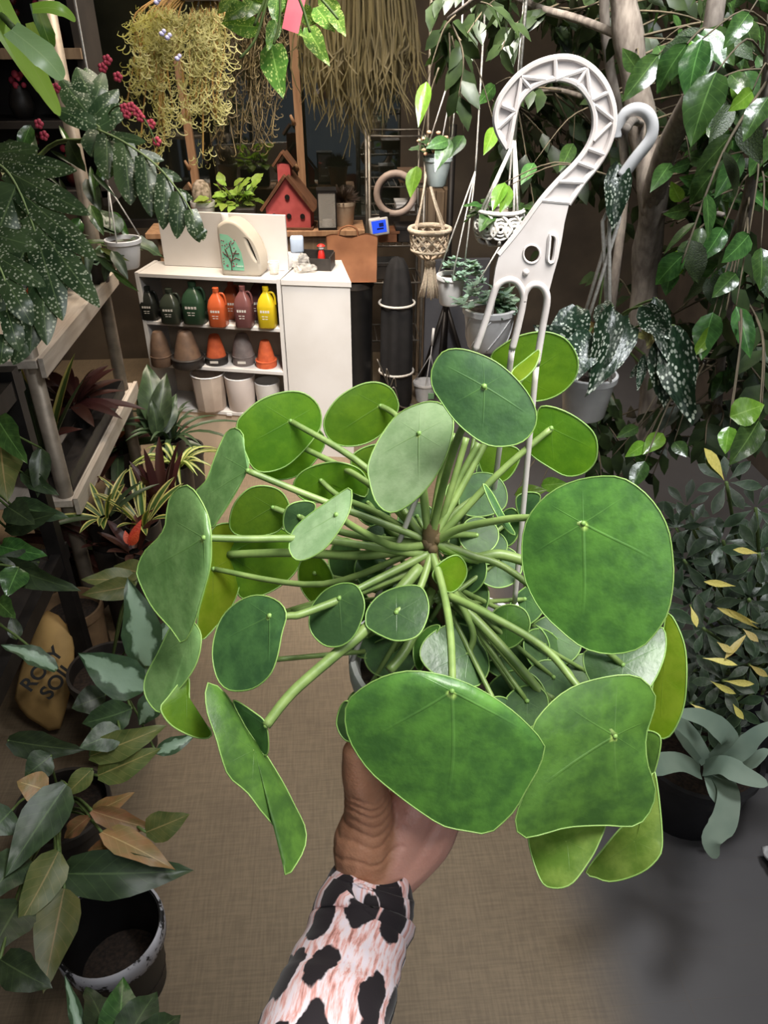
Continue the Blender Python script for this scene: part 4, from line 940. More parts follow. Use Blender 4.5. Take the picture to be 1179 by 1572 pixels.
for i, (x, y, z, sx, sz, mt, nm_, lab) in enumerate((( .31,3.95,.79,.05,.05,M_kraft,'cardboard_box','small cardboard box on the rack under the blue display'),(.40,3.95,.79,.055,.07,M_darkp,'storage_box','dark storage box beside the small cardboard box'),(.39,3.95,.935,.045,.035,M_white,'storage_box','white storage box on the rack behind the ring'),
       (.42,3.95,1.06,.06,.05,M_brownp,'storage_box','brown storage box on the upper rack shelf'),(.30,3.95,.61,.07,.08,M_darkp,'storage_box','large dark storage box on the lower rack shelf'))):
    b = thing(nm_, lab, 'box', (x, y, z), 'boxes on the wire rack')
    MB().box((x - sx, y - .06, z), (x + sx, y + .06, z + sz), bev=.004).build('carton', mt, b, False)
    MB().box((x - sx - .003, y - .063, z + sz * .82), (x + sx + .003, y + .063, z + sz + .004), bev=.002).build('lid', mt, b, False)
# dark wrapped bundle and leaning gear beside the counter
bd = thing('wrapped_bundle', 'tall black wrapped bundle standing beside the counter box', 'bundle', (.335, 3.70, 0))
fm = MB().lathe([(0, 0), (.065, 0), (.08, .03), (.08, .3), (.076, .5), (.07, .62), (.05, .72), (.03, .76), (0, .77)], (.335, 3.70, 0), 48, sq=lambda a: 1 + .08 * math.sin(a * 6)); fm.build('wrap', plain('black_cloth', S(34, 32, 33), S(24, 23, 24), .85, 20, .3), bd)
for z in (.2, .55): MB().tube([(.335 + .087 * math.cos(a), 3.70 + .087 * math.sin(a), z) for a in [i * math.pi / 12 for i in range(24)]], .006, 6, closed=True).build('tie', M_cord, bd)
pn = tag(MB().box((.52, 4.06, 0), (.86, 4.09, .66), bev=.004).build('leaning_board', plain('slate_grey_board', S(96, 96, 102), S(80, 80, 86), .7, 4), None, False), 'flat grey board standing against the back wall', 'board')
wp = thing('wooden_post', 'thick weathered wooden post behind the macrame basket', 'post', (.57, 4.2, 0))
for k in range(4): MB().box((.488 + k * .044, 4.16 + .004 * (k % 2), 0), (.530 + k * .044, 4.25, .98 + .012 * math.sin(k * 3)), bev=.004).build('plank', M_graywood, wp, False)
bs = thing('black_stand', 'black metal pole stand beside the wooden post', 'stand', (.62, 3.98, 0))
MB().tube([(.62, 3.98, 0), (.62, 3.98, 1.3)], .017, 10).build('pole', M_iron, bs)
for a in (.3, 2.4, 4.5): MB().tube([(.62, 3.98, .45), (.62 + .16 * math.cos(a), 3.98 + .05 * math.sin(a), .005)], .012, 8).build('leg', M_iron, bs)
ww = MB(); 
for k in range(5):
    ww.tube(cr([Vector((.22 + .03 * k, 3.66, .02 + .0 * k)), Vector((.27 + .05 * math.sin(k), 3.6, .10 + .05 * k)), Vector((.36, 3.62 + .02 * k, .03)), Vector((.45 + .04 * k, 3.65, .012))], 6), .004, 5)
tag(ww.build('grey_cable', M_steel), 'loose grey cable lying on the floor beside the bundle', 'cable')

# ---------------------------------------------------------------- macrame and hanging pots in the middle
def hang_pot(name, lab, px, py, Y, wpx, hpx, mat, grp, apex=None, ncord=3, taper=.74, swirl=False, cordm=M_cord, rc_=.0022):
    """pot whose rim centre is at px,py on the plane Y; cords run to apex (px,py)"""
    c = at(px, py, Y); s = (c - EYEV).dot(ray(CX, CY).normalized()) / F_PX; r = wpx * s / 2; h_ = hpx * s
    p = c - Vector((0, 0, h_)); b = thing(name, lab, 'potted plant', p, grp)
    MB().lathe([(0, 0), (r * taper * .9, 0), (r * taper, h_ * .05), (r * .92, h_ * .84), (r * .99, h_ * .86), (r, h_ * .98), (r * .97, h_), (r * .9, h_), (r * .84, h_ * .8)], p, 32).build('pot', mat, b, angle=40)
    MB().lathe([(0, h_ * .88), (r * .88, h_ * .86)], p, 20).build('soil', bpy.data.materials['dark_potting_soil'], b)
    if swirl:
        for k in range(7):
            a0 = k * 2 * math.pi / 7
            MB().tube([p + Vector(((r * (taper + (.92 - taper) * t_) + .001) * math.cos(a0 + t_ * 1.0), (r * (taper + (.92 - taper) * t_) + .001) * math.sin(a0 + t_ * 1.0), h_ * (.06 + .76 * t_))) for t_ in [i / 8 for i in range(9)]], .002, 5).build('ridge', mat, b)
    if apex:
        ap = at(apex[0], apex[1], Y)
        for k in range(ncord):
            a = 2 * math.pi * (k + .2) / ncord; MB().tube([p + Vector((r * .97 * math.cos(a), r * .97 * math.sin(a), h_ * .97)), ap], rc_, 6).build('cord', cordm, b)
        MB().tube([ap - Vector((0, 0, .005)), ap + Vector((0, 0, .03)), Vector((ap.x, ap.y, 2.9))], rc_ * 1.2, 6).build('hanging_wire', cordm, b)
    return b, c, r, h_
def rosettes(b, c, r, n, me, mat, seed, L=(.02, .035), spread=1.2, drop=.0, up=.6, name='leaf', per=6):
    r_ = random.Random(seed)
    for i in range(n):
        a = r_.uniform(0, 6.28); q = math.sqrt(r_.random()) * r * spread; z = up * r * (1 - (q / (r * spread)) ** 2) - (drop * r * max(0, q / r - .8))
        ce = c + Vector((q * math.cos(a), q * math.sin(a), z * r_.uniform(.4, 1.1)))
        for k in range(per):
            t_ = k * 6.28 / per + r_.random(); v = Vector((math.cos(t_), math.sin(t_), r_.uniform(.1, .9)))
            put(b, me, ce, v, Vector((0, 0, 1)), r_.uniform(*L), name=name, mat=mat)
b, c, r, h_ = hang_pot('hanging_succulent', 'small white hanging pot of grey green trailing succulent', 693, 421, 2.35, 46, 46, M_white, 'white hanging pots', (730, 262))
rosettes(b, c + Vector((.03, 0, -.0)), r * 1.15, 34, B_ovate, L_teal, 21, (.016, .03), 1.3, 1.4, .9)
b, c, r, h_ = hang_pot('hanging_succulent', 'large white spiral ribbed hanging pot with pale succulents', 752, 470, 2.12, 84, 66, M_white, 'white hanging pots', (775, 365), swirl=True)
rosettes(b, c + Vector((-.02, 0, .0)), r, 20, B_ovate, L_teal, 22, (.02, .035), 1.1, .8, .9)
r_ = random.Random(4)
for k in range(16):
    v = Vector((r_.uniform(-.2, 1), r_.uniform(-1, .4), r_.uniform(.0, .6))); put(b, B_wide2, c + Vector((.02, 0, .0)), v, Vector((0, -.4, 1)), r_.uniform(.05, .09), .05, mat=L_agl)
M_tealpot = plain('grey_teal_pot', S(196, 206, 206), S(174, 188, 190), .55)
b, c, r, h_ = hang_pot('hanging_pot', 'egg shaped grey teal hanging pot of small blossoms', 672, 240, 2.5, 46, 42, M_tealpot, None, (708, 62), taper=.6)
r_ = random.Random(8)
for k in range(8):
    v = Vector((r_.uniform(-1, 1), r_.uniform(-.6, .6), r_.uniform(.2, .9))); put(b, B_ovate2, c + v * .02, v, Vector((0, -.3, 1)), r_.uniform(.05, .08), mat=L_ficusd)
for k in range(14): MB().ball(c + Vector((r_.uniform(-.06, .03), r_.uniform(-.05, .03), r_.uniform(.01, .07))), .008, n=6, sz=.7).build('blossom', plain('peach_petal', S(214, 172, 140), S(190, 140, 110), .7) if k == 0 else bpy.data.materials['peach_petal'], b)
# macrame basket with tassel
mc = at(660, 352, 2.75); ms = (mc - EYEV).dot(ray(CX, CY).normalized()) / F_PX; R_ = 31 * ms
mq = thing('macrame_basket', 'cream macrame basket with a diamond net and long tassel', 'hanger', mc - Vector((0, 0, 98 * ms)))
circ_ = lambda c, r, n=24, z=0, off=0: [c + Vector((r * math.cos(a + off), r * math.sin(a + off), z)) for a in [2 * math.pi * i / n for i in range(n)]]
MB().tube(circ_(mc, R_), .009, 8, closed=True).build('upper_ring', M_cream, mq)
MB().tube(circ_(mc, R_ * .88, z=-30 * ms), .006, 8, closed=True).build('lower_ring', M_cream, mq)
net = MB()
for k in range(12):
    for s_ in (-1, 1):
        pts = []
        for t_ in [i / 10 for i in range(11)]:
            a = 2 * math.pi * k / 12 + s_ * t_ * 1.05; rr2 = R_ * (1.0 - .12 * t_); pts.append(mc + Vector((rr2 * math.cos(a), rr2 * math.sin(a), -30 * ms * t_)))
        net.tube(pts, .0036, 5)
tag(net.build('diamond_net', M_cream, mq), kind='stuff')
nb = MB()
for k in range(12):
    a = 2 * math.pi * k / 12; nb.tube(cr([mc + Vector((R_ * .88 * math.cos(a), R_ * .88 * math.sin(a), -30 * ms)), mc + Vector((R_ * .55 * math.cos(a), R_ * .55 * math.sin(a), -40 * ms)), mc + Vector((0, 0, -46 * ms))], 4), .0036, 5)
nb.build('base_cords', M_cream, mq)
tz_ = mc + Vector((.005, 0, -46 * ms)); tas = MB(); tas.ball(tz_ + Vector((0, 0, -.012)), .02, n=12)
r_ = random.Random(2)
for k in range(60):
    a = r_.uniform(0, 6.28); q = math.sqrt(r_.random()); tas.tube([tz_ + Vector((.016 * q * math.cos(a), .016 * q * math.sin(a), -.02)), tz_ + Vector((.026 * q * math.cos(a), .026 * q * math.sin(a), -.08)), tz_ + Vector((.04 * q * math.cos(a), .04 * q * math.sin(a), -56 * ms - r_.uniform(0, .008)))], .0026, 4)
tas.build('tassel', M_cream, mq)
ap = at(655, 262, 2.75)
for k in range(4):
    a = 2 * math.pi * k / 4 + .6; 
    for j in range(2): MB().tube(cr([mc + Vector((R_ * math.cos(a + .12 * j), R_ * math.sin(a + .12 * j), 0)), mc.lerp(ap, .5) + Vector((R_ * .42 * math.cos(a), R_ * .42 * math.sin(a), 0)), ap], 5), .0035, 5).build('cord', M_cream, mq)
MB().tube([ap, Vector((ap.x, ap.y, 2.9))], .005, 6).build('hanging_cord', M_cream, mq)
# thick knotted macrame bowl
mc2 = at(768, 322, 1.95); ms2 = (mc2 - EYEV).dot(ray(CX, CY).normalized()) / F_PX; R2 = 36 * ms2
m2 = thing('knotted_macrame_bowl', 'white knotted macrame bowl of looped cords behind the white hook', 'hanger', mc2 - Vector((0, 0, 52 * ms2)))
MB().tube(circ_(mc2, R2), .0055, 8, closed=True).build('rim', M_cord, m2)
for k in range(11):
    a = 2 * math.pi * k / 11; e = Vector((math.cos(a), math.sin(a), 0)); tq = Vector((-math.sin(a), math.cos(a), 0)); ce = mc2 + e * R2 * .97 + Vector((0, 0, -22 * ms2))
    for q in (1, .62, .3): MB().tube([ce + (tq * math.cos(t_) + Vector((0, 0, 1)) * math.sin(t_)) * 15 * ms2 * q + e * .004 * (1 - q) for t_ in [i * math.pi / 8 for i in range(16)]], .0042, 6, closed=True).build('cord_loop', M_cord, m2)
    MB().tube(cr([mc2 + e * R2 * .95 + Vector((0, 0, -38 * ms2)), mc2 + e * R2 * .8 + Vector((0, 0, -46 * ms2)), mc2 + Vector((0, 0, -52 * ms2))], 4), .005, 6).build('base_cord', M_cord, m2)
    MB().tube(cr([mc2 + e * R2, ce + tq * 17 * ms2, mc2 + e * R2 * .95 + Vector((0, 0, -38 * ms2))], 4), .0045, 6).build('cord', M_cord, m2)
ap = at(790, 215, 1.95)
for k in range(4):
    a = 2 * math.pi * k / 4 + .4
    for j in range(2): MB().tube([mc2 + Vector((R2 * math.cos(a + .2 * j), R2 * math.sin(a + .2 * j), 0)), ap], .0032, 6).build('hanging_cord', M_cord, m2)
MB().tube([ap, Vector((ap.x, ap.y, 2.9))], .004, 6).build('hanging_cord', M_cord, m2)
MB().lathe([(0, -48 * ms2), (R2 * .7, -46 * ms2), (R2 * .9, -4 * ms2), (R2 * .85, -4 * ms2), (0, -10 * ms2)], mc2, 24).build('liner', plain('grey_liner', S(120, 112, 100), S(96, 88, 78), .8), m2)
for k in range(14):
    a = r_.uniform(0, 6.28); put(m2, B_ovate2, mc2 + Vector((.03 * math.cos(a), .03 * math.sin(a), 0)), Vector((math.cos(a), math.sin(a), r_.uniform(-.4, .6))), Vector((0, -.2, 1)), r_.uniform(.05, .08), mat=L_ficus)
# small basket with hanger on the floor
bp = onz(652, 613, 0)
bk = thing('white_basket_pot', 'small white hanging basket pot set down on the floor', 'pot', bp)
MB().lathe([(0, 0), (.048, 0), (.06, .085), (.066, .09), (.066, .1), (.06, .1), (.045, .01), (0, .01)], bp, 26).build('pot', M_white, bk, angle=40)
MB().box((.01, -.066, .03), (.04, -.058, .06), Matrix.Translation(bp)).build('green_tag', plain('green_tag', S(120, 160, 120)), bk, False)
top = bp + Vector((.035, .0, .37))
for a in (.4, 2.5, 4.6): MB().tube([bp + Vector((.062 * math.cos(a), .062 * math.sin(a), .095)), bp + Vector((.025, 0, .25)), top], .0028, 6).build('hanger_rod', M_white, bk)
MB().tube([top - Vector((.006, 0, .07)), top + Vector((.0, 0, .02))], .007, 8).build('hanger_hook', M_white, bk)
# ---------------------------------------------------------------- the weeping fig on the right
rf = random.Random(17)
tb0 = Vector((.73, 1.78, 0))
fig = thing('weeping_fig_tree', 'tall weeping fig tree with forked trunk and glossy green leaves', 'tree', tb0)
POTM = plain('charcoal_plastic', S(58, 57, 62), S(44, 44, 48), .5, 12, .1)
MB().lathe([(0, 0), (.15, 0), (.155, .01), (.185, .35), (.2, .36), (.2, .4), (.18, .4), (.17, .3), (0, .3)], tb0, 32).build('pot', POTM, fig, angle=40)
MB().lathe([(0, .36), (.178, .35)], tb0, 24).build('soil', bpy.data.materials['dark_potting_soil'], fig)
Ty = 1.78
trunk_pts = [tb0 + Vector((0, 0, .33)), at(1000, 640, Ty), at(988, 520, Ty), at(992, 400, Ty), at(1003, 300, Ty - .05), at(985, 190, Ty), at(965, 60, Ty), at(950, -60, Ty), at(945, -190, Ty)]
MB().tube(cr(trunk_pts, 5), [.036 - .0105 * (i / 40) + .003 * math.sin(i * 1.3) for i in range(41)], 12).build('trunk', M_bark, fig)
fork = [at(1000, 310, Ty - .05), at(1020, 240, Ty - .12), at(1045, 185, Ty - .2), at(1072, 130, Ty - .28), at(1092, 50, Ty - .34), at(1110, -80, Ty - .3)]
MB().tube(cr(fork, 5), [.026 - .0005 * i for i in range(26)], 11).build('branch', M_bark, fig)
BR = [trunk_pts[2:], fork]
for pts, r_ in (([at(905, 690, 1.9), at(900, 640, 1.85), at(930, 520, 1.8), at(945, 420, 1.78), at(960, 250, 1.85), at(930, 60, 1.9), at(930, -90, 1.9)], .011), ([at(1100, 640, 1.6), at(1110, 520, 1.55), at(1125, 430, 1.5), at(1150, 300, 1.42), at(1175, 160, 1.36), at(1190, 20, 1.36)], .011),
               ([at(1080, 560, 1.7), at(1095, 450, 1.65), at(1120, 380, 1.5), at(1165, 250, 1.45)], .007), ([at(965, 60, Ty), at(890, 30, 1.95), at(820, 10, 2.1), at(770, -20, 2.2)], .009), ([at(985, 190, Ty), at(900, 150, 2.0), at(830, 140, 2.15), at(770, 190, 2.25)], .006),
               ([at(985, 190, Ty), at(978, 188, 1.55), at(970, 186, 1.30), at(960, 200, 1.2)], .0065), ([at(1010, 330, 1.73), at(1060, 320, 1.6), at(1110, 330, 1.5)], .005), ([at(950, -60, Ty), at(860, -30, 1.5), at(780, -30, 1.6), at(690, 30, 1.9)], .007)):
    MB().tube(cr(pts, 4), r_, 7).build('branch', M_bark, fig)
    if r_ != .0065: BR.append(pts)
branch_pts = [q for b_ in BR for q in cr(b_, 4)]
tw = MB(); far = MB(); nleaf = 0
def twig(end, n, dark=0.0, near=False, L=(.055, .08)):
    global nleaf
    st = min(branch_pts, key=lambda q: (q - end).length + rf.uniform(0, .12) + (.5 if q.z < end.z - .05 else 0))
    d = end - st; 
    if d.length > .55: st = end - d.normalized() * .55
    mid = st.lerp(end, .55) + Vector((0, 0, .10 * d.length)) + Vector((rf.uniform(-.02, .02), rf.uniform(-.02, .02), 0))
    pts = cr([st, mid, end], 6); tw.tube(pts, [.0028 - .00012 * i for i in range(len(pts))], 5)
    for k in range(n):
        t_ = .3 + .7 * (k + rf.random() * .6) / n; i = min(len(pts) - 2, int(t_ * (len(pts) - 1))); q = pts[i].lerp(pts[i + 1], t_ * (len(pts) - 1) - i)
        along = (pts[i + 1] - pts[i]).normalized(); sd = along.cross(Vector((0, 0, 1))).normalized() * (1 if k % 2 else -1)
        v = (along * .5 + sd * rf.uniform(.5, 1.0) + Vector((0, 0, rf.uniform(-1.1, -.2)))).normalized()
        n_ = (EYEV - q).normalized() * rf.uniform(.1, .9) + Vector((rf.uniform(-.6, .6), rf.uniform(-.6, .3), rf.uniform(.3, 1)))
        l_ = rf.uniform(*L)
        if near and nleaf < 245:
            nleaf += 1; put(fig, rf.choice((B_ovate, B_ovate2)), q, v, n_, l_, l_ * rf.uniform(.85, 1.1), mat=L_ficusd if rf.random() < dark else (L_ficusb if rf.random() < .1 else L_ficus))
        else: bake(far, B_low, q, v, n_, l_)
for k in range(30): d_ = rf.uniform(1.15, 1.75); twig(P(rf.uniform(1015, 1225), rf.uniform(-60, 430), d_), 8, .25, True, (.06, .085))
for k in range(9): twig(P(rf.uniform(1060, 1230), rf.uniform(430, 700), rf.uniform(1.35, 1.8)), 7, .3, True)
for k in range(44): twig(P(rf.uniform(660, 1000), rf.uniform(-80, 170), rf.uniform(1.6, 2.25)), 9)
for k in range(30): twig(P(rf.uniform(760, 985), rf.uniform(130, 420), rf.uniform(2.0, 2.5)), 9)
for k in range(75): twig(P(rf.uniform(990, 1250), rf.uniform(-80, 760), rf.uniform(1.7, 2.3)), 10)
for k in range(10): twig(P(rf.uniform(860, 1010), rf.uniform(620, 760), rf.uniform(1.75, 2.0)), 7)
# single leaves that catch the light
for bx, by, tx, ty, wp_, d_, mt in ((655,125,642,190,24,1.6,1),(690,215,655,225,22,1.7,0),(690,212,668,260,26,1.7,0),(640,255,628,300,26,1.75,1),(712,208,690,240,22,1.75,0),(760,195,745,235,22,1.7,1),(775,280,755,320,24,1.6,1),(782,285,770,325,22,1.6,1),(1010,85,965,145,36,1.25,0),(1010,70,1025,100,26,1.3,0),(1100,110,1055,205,58,1.05,0),(1078,60,1048,140,42,1.1,0),
    (1150,20,1120,60,30,1.1,0),(1179,150,1142,200,34,1.1,0),(1155,140,1130,165,26,1.2,1),(1130,470,1158,548,30,1.2,0),(1095,480,1072,545,40,1.3,0),(1100,500,1070,545,22,1.3,1),(1120,640,1178,620,42,1.05,1),(1165,645,1130,712,40,1.05,0),(1120,655,1112,690,26,1.1,1),(980,655,948,670,20,1.45,0),(1018,665,988,695,28,1.4,1),(992,680,962,700,22,1.4,1),(1035,678,1055,700,24,1.4,0),(990,708,968,750,28,1.35,0),(975,700,1000,715,20,1.5,0),
    (1030,250,1000,290,28,1.5,0),(1060,320,1022,330,26,1.5,0),(1075,325,1110,300,28,1.4,0),(1085,280,1045,275,26,1.45,0),(1110,350,1085,395,30,1.3,0),(1060,250,1030,262,20,1.5,0),(1150,360,1120,400,34,1.2,0),(1168,380,1176,440,32,1.2,0),(1130,420,1100,450,28,1.3,0),(790,760,840,750,26,1.75,1),(830,745,870,742,24,1.78,1),(820,770,795,790,18,1.75,1),(1045,310,1030,280,22,1.4,1),(980,110,955,75,26,1.5,0),(820,250,800,280,22,1.8,0),(880,220,860,260,24,1.9,0),(760,130,735,160,22,1.9,0),(700,150,720,190,20,1.9,0)):
    px_leaf(fig, B_ovate if d_ > 1.3 else B_ovate2, (bx, by, d_ + .01), (tx, ty, d_ - .015), wp_, .5, rf.uniform(-.5, .5), mat=L_ficusb if mt else L_ficus); nleaf += 1
    e_ = P(bx, by, d_ + .01); st_ = min(branch_pts, key=lambda q: (q - e_).length)
    if (st_ - e_).length > .2: st_ = e_ + (st_ - e_).normalized() * .2
    tw.tube(cr([st_, st_.lerp(e_, .5) + Vector((0, 0, .03)), e_], 4), [.0022 - .00015 * i for i in range(9)], 5)
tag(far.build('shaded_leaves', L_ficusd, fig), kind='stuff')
tag(tw.build('twigs', plain('twig_bark', S(98, 86, 66), S(74, 66, 50), .8, 30), fig), kind='stuff')

# ---------------------------------------------------------------- spotted begonia hung from the fig
by_ = 1.33
b, c, r, h_ = hang_pot('hanging_begonia', 'white hanging pot of polka dot begonia hung from the fig branch', 905, 572, by_, 88, 72, M_white, 'hanging pots at the fig tree', None)
hookp = [at(955, 272, by_), at(975, 245, by_), at(998, 215, by_), at(1002, 190, by_), at(992, 172, by_), at(975, 168, by_), at(958, 178, by_), at(948, 198, by_), at(946, 212, by_)]
hm = MB(); hm.ribbon(cr(hookp, 5), [.0095] * 30 + [.0085] * 11, Vector((0, -1, 0)), .0, cross=2)
hb_ = hm.build('hook', M_white, b); so = hb_.modifiers.new('plate', 'SOLIDIFY'); so.thickness = .005
for k in range(4):
    a = 2 * math.pi * k / 4 + .5; rm_ = c + Vector((r * .96 * math.cos(a), r * .96 * math.sin(a), 0))
    MB().tube([rm_, at((925, 940, 950, 935)[k], 340, by_), at(957, 275, by_)], .0034, 7).build('cord', M_cord, b)
BG = (((905,560,1.30),(835,500,1.22),62),((885,470,1.3),(862,545,1.25),60),((928,500,1.28),(925,445,1.3),34),((930,480,1.28),(942,470,1.3),26),((940,470,1.25),(918,590,1.2),46),((965,490,1.27),(920,592,1.18),50),((905,510,1.26),(885,575,1.2),58),((985,470,1.24),(1022,520,1.2),40),
      ((1008,458,1.26),(1020,545,1.2),34),((1035,500,1.24),(1046,655,1.2),62),((1012,520,1.26),(1025,630,1.24),44),((990,545,1.28),(980,598,1.26),16),((985,560,1.29),(970,580,1.28),16),((950,250,1.27),(945,345,1.24),42))
for q in BG:
    px_leaf(b, B_wide2, q[0], q[1], q[2], .62, rf.uniform(-.35, .35), mat=L_beg)
    MB().tube(cr([c + Vector((0, 0, -.005)), (c + P(*q[0])) / 2 + Vector((0, 0, .04)), P(*q[0])], 5), .0022, 6).build('stalk', M_stem, b)
for k in range(5): px_leaf(b, B_lance, (992, 520 + k * 4, 1.27), (975 + k * 12, 505 + (k - 2) ** 2 * 4 - 10, 1.26), 9, .22, mat=L_curl)
for k in range(4): px_leaf(b, B_lance, (912 + k * 4, 512, 1.3), (892 + k * 8, 486 + k * 3, 1.3), 10, .22, mat=L_pinky)

# ---------------------------------------------------------------- yellow splashed schefflera, staghorn fern, floor at right
def foot_pot(name, lab, cat, base, r, h_, mat, grp=None):
    b = thing(name, lab, cat, base, grp)
    MB().lathe([(0, 0), (r * .78, 0), (r * .8, .006), (r * .97, h_ * .9), (r * 1.02, h_ * .91), (r * 1.02, h_), (r * .94, h_), (r * .9, h_ * .85)], base, 32).build('pot', mat, b, angle=40)
    MB().lathe([(0, h_ * .9), (r * .92, h_ * .88)], base, 24).build('soil', bpy.data.materials['dark_potting_soil'], b)
    return b
sf0 = Vector((1.12, 1.42, 0))
sch = foot_pot('schefflera_plant', 'dark leaved schefflera splashed with yellow leaflets under the fig', 'potted plant', sf0, .17, .3, POTM)
rs = random.Random(31); sst = MB()
ros = [(1110,830),(1098,895),(1150,920),(1080,965),(1140,965),(1078,1010),(1150,1020),(1110,1045),(1060,1080),(1165,850),(1165,970),(1085,1100),(1125,1080),(1170,1065),(1060,930),(1160,780),(1050,860),(1115,740),(1180,900),(1100,1130),(1190,1010),(1130,880)] + [(rs.uniform(1035, 1230), rs.uniform(770, 1120)) for _ in range(24)]
for i, (x, y) in enumerate(ros):
    ce = P(x, y, rs.uniform(1.5, 1.62) if i < 22 else rs.uniform(1.65, 1.85)); ax = ((EYEV - ce).normalized() + Vector((rs.uniform(-.5, .3), rs.uniform(-.4, .2), rs.uniform(-.2, .7)))).normalized(); u_ = ax.orthogonal().normalized(); w_ = ax.cross(u_); a0 = rs.uniform(0, 6)
    for k in range(7):
        a = a0 + 6.283 * k / 7; v = u_ * math.cos(a) + w_ * math.sin(a) + ax * .15
        put(sch, B_obo, ce + v * .006, v, ax, rs.uniform(.045, .068), mat=L_pit)
    m_ = ce.lerp(sf0 + Vector((0, 0, .3)), .5) + Vector((0, 0, -.03)); sst.tube(cr([ce, m_, sf0 + Vector((rs.uniform(-.06, .06), rs.uniform(-.06, .06), .26))], 5), .0035, 6)
for q in ((1165,958,1105,936),(1130,900,1085,893),(1150,970,1112,1008),(1078,1010,1135,1018),(1110,1045,1160,1052),(1165,965,1120,940),(1150,1020,1179,1040),(1060,1080,1095,1100),(1140,965,1165,985),(1125,1080,1140,1105),(1090,1045,1130,1068),(1060,930,1072,962),(1100,985,1125,1002),(1165,850,1130,842)):
    px_leaf(sch, B_obo, (q[0], q[1], 1.47), (q[2], q[3], 1.45), 11, .36, rs.uniform(-.5, .5), mat=L_pity)
px_leaf(sch, B_obo, (1112, 738, 1.4), (1088, 686, 1.38), 22, .36, .8, mat=L_pity); px_leaf(sch, B_obo, (1112, 738, 1.4), (1085, 692, 1.4), 20, .36, .3, mat=L_pit)
sst.build('stems', M_stem, sch)
sg0 = Vector((.86, 1.22, 0))
stg = foot_pot('staghorn_fern', 'grey green staghorn fern with strap fronds over a black floor pot', 'potted plant', sg0, .15, .2, plain('black_pot', S(34, 33, 36), S(26, 25, 28), .6))
MB().box((-.02, -.156, .1), (.012, -.15, .125), Matrix.Translation(sg0)).build('sticker', M_tag, stg, False)
def strap(parent, pts, wpx, mat, name='frond', fold=.15, tip=.15):
    q = cr([P(*p) for p in pts], 6); k = len(q); s = pts[0][2] / F_PX
    ws = [max(tip * wpx * s / 2, wpx * s / 2 * (math.sin(math.pi * min(1, .25 + .75 * (i / (k - 1)))) ** .5 if i / (k - 1) > .6 else min(1, .7 + .6 * i / k))) for i in range(k)]
    ws[-1] = .0012
    return MB().ribbon(q, ws, [(EYEV - v).normalized() + Vector((0, 0, .6)) for v in q], fold).build(name, mat, parent)
for pts, wp_ in ((((1075,1185,1.5),(1040,1170,1.45),(990,1180,1.4),(960,1195,1.38)), 34), (((1080,1180,1.5),(1110,1175,1.45),(1140,1190,1.42),(1179,1205,1.4)), 34), (((1085,1170,1.5),(1060,1130,1.5),(1030,1105,1.48),(1000,1100,1.45)), 30),
                 (((1090,1175,1.5),(1120,1140,1.46),(1085,1105,1.44),(1040,1095,1.42)), 34), (((1095,1180,1.5),(1130,1160,1.45),(1160,1130,1.42),(1190,1110,1.4)), 28), (((1100,1185,1.5),(1118,1215,1.45),(1112,1260,1.42),(1092,1290,1.4),(1100,1318,1.4)), 36),
                 (((1085,1185,1.5),(1095,1215,1.47),(1108,1240,1.46)), 16), (((1075,1170,1.5),(1055,1145,1.48),(1035,1120,1.46)), 14), (((1110,1180,1.5),(1150,1170,1.46),(1179,1150,1.44)), 22)):
    strap(stg, pts, wp_, L_stag)
bgp = onz(1185, 1345, 0)
wb_ = thing('white_sack', 'white crumpled sack at the edge of the grey floor', 'sack', bgp + Vector((.03, 0, 0)))
crumple(bgp + Vector((.05, 0, .04)), .075, (.8, .9, .55), .4, 14).build('fabric', M_white, wb_)
MB().tube(ringpts(bgp + Vector((.03, -.02, .085)), .014, 14), .005, 6, closed=True).build('tied_neck', M_cord, wb_)

# ---------------------------------------------------------------- hanging plants overhead
def top_pot(name, lab, px, py, Y, r, h_, mat, grp=None):
    c = at(px, py, Y); b = thing(name, lab, 'hanging plant', c, grp)
    MB().lathe([(0, 0), (r * .7, 0), (r * .74, .006), (r, h_), (r * .9, h_), (r * .85, h_ * .8), (0, h_ * .78)], c, 28).build('pot', mat, b, angle=40)
    for k in range(3):
        a = 2.1 * k + .5; MB().tube([c + Vector((r * .95 * math.cos(a), r * .95 * math.sin(a), h_)), c + Vector((0, 0, h_ + .3)), Vector((c.x, c.y, 2.9))], .002, 5).build('hanging_wire', M_cord, b)
    return b, c
r7 = random.Random(41)
b, c = top_pot('curly_hanging_plant', 'yellow green curly hanging plant above the white shelf', 318, 2, 2.55, .1, .12, M_greyp)
cm = MB(); cs = MB()
def curl(p, rad, mb, w_):
    a0 = r7.uniform(0, 6.28); th = r7.uniform(0, 6.28); e = Vector((math.cos(th), math.sin(th) * .7, 0)); pts = []
    for i in range(9):
        t_ = i / 8; a = t_ * r7.uniform(3.2, 5.0); rr3 = rad * (1 - .5 * t_)
        pts.append(p + e * (rad - rr3 * math.cos(a)) + Vector((0, 0, -1)) * (rr3 * math.sin(a) * .8 + rad * .6 * t_))
    mb.ribbon(pts, [w_ * (1 - .75 * i / 8) for i in range(9)], e.cross(Vector((0, 0, 1))) + Vector((0, 0, .3)), 0, cross=1)
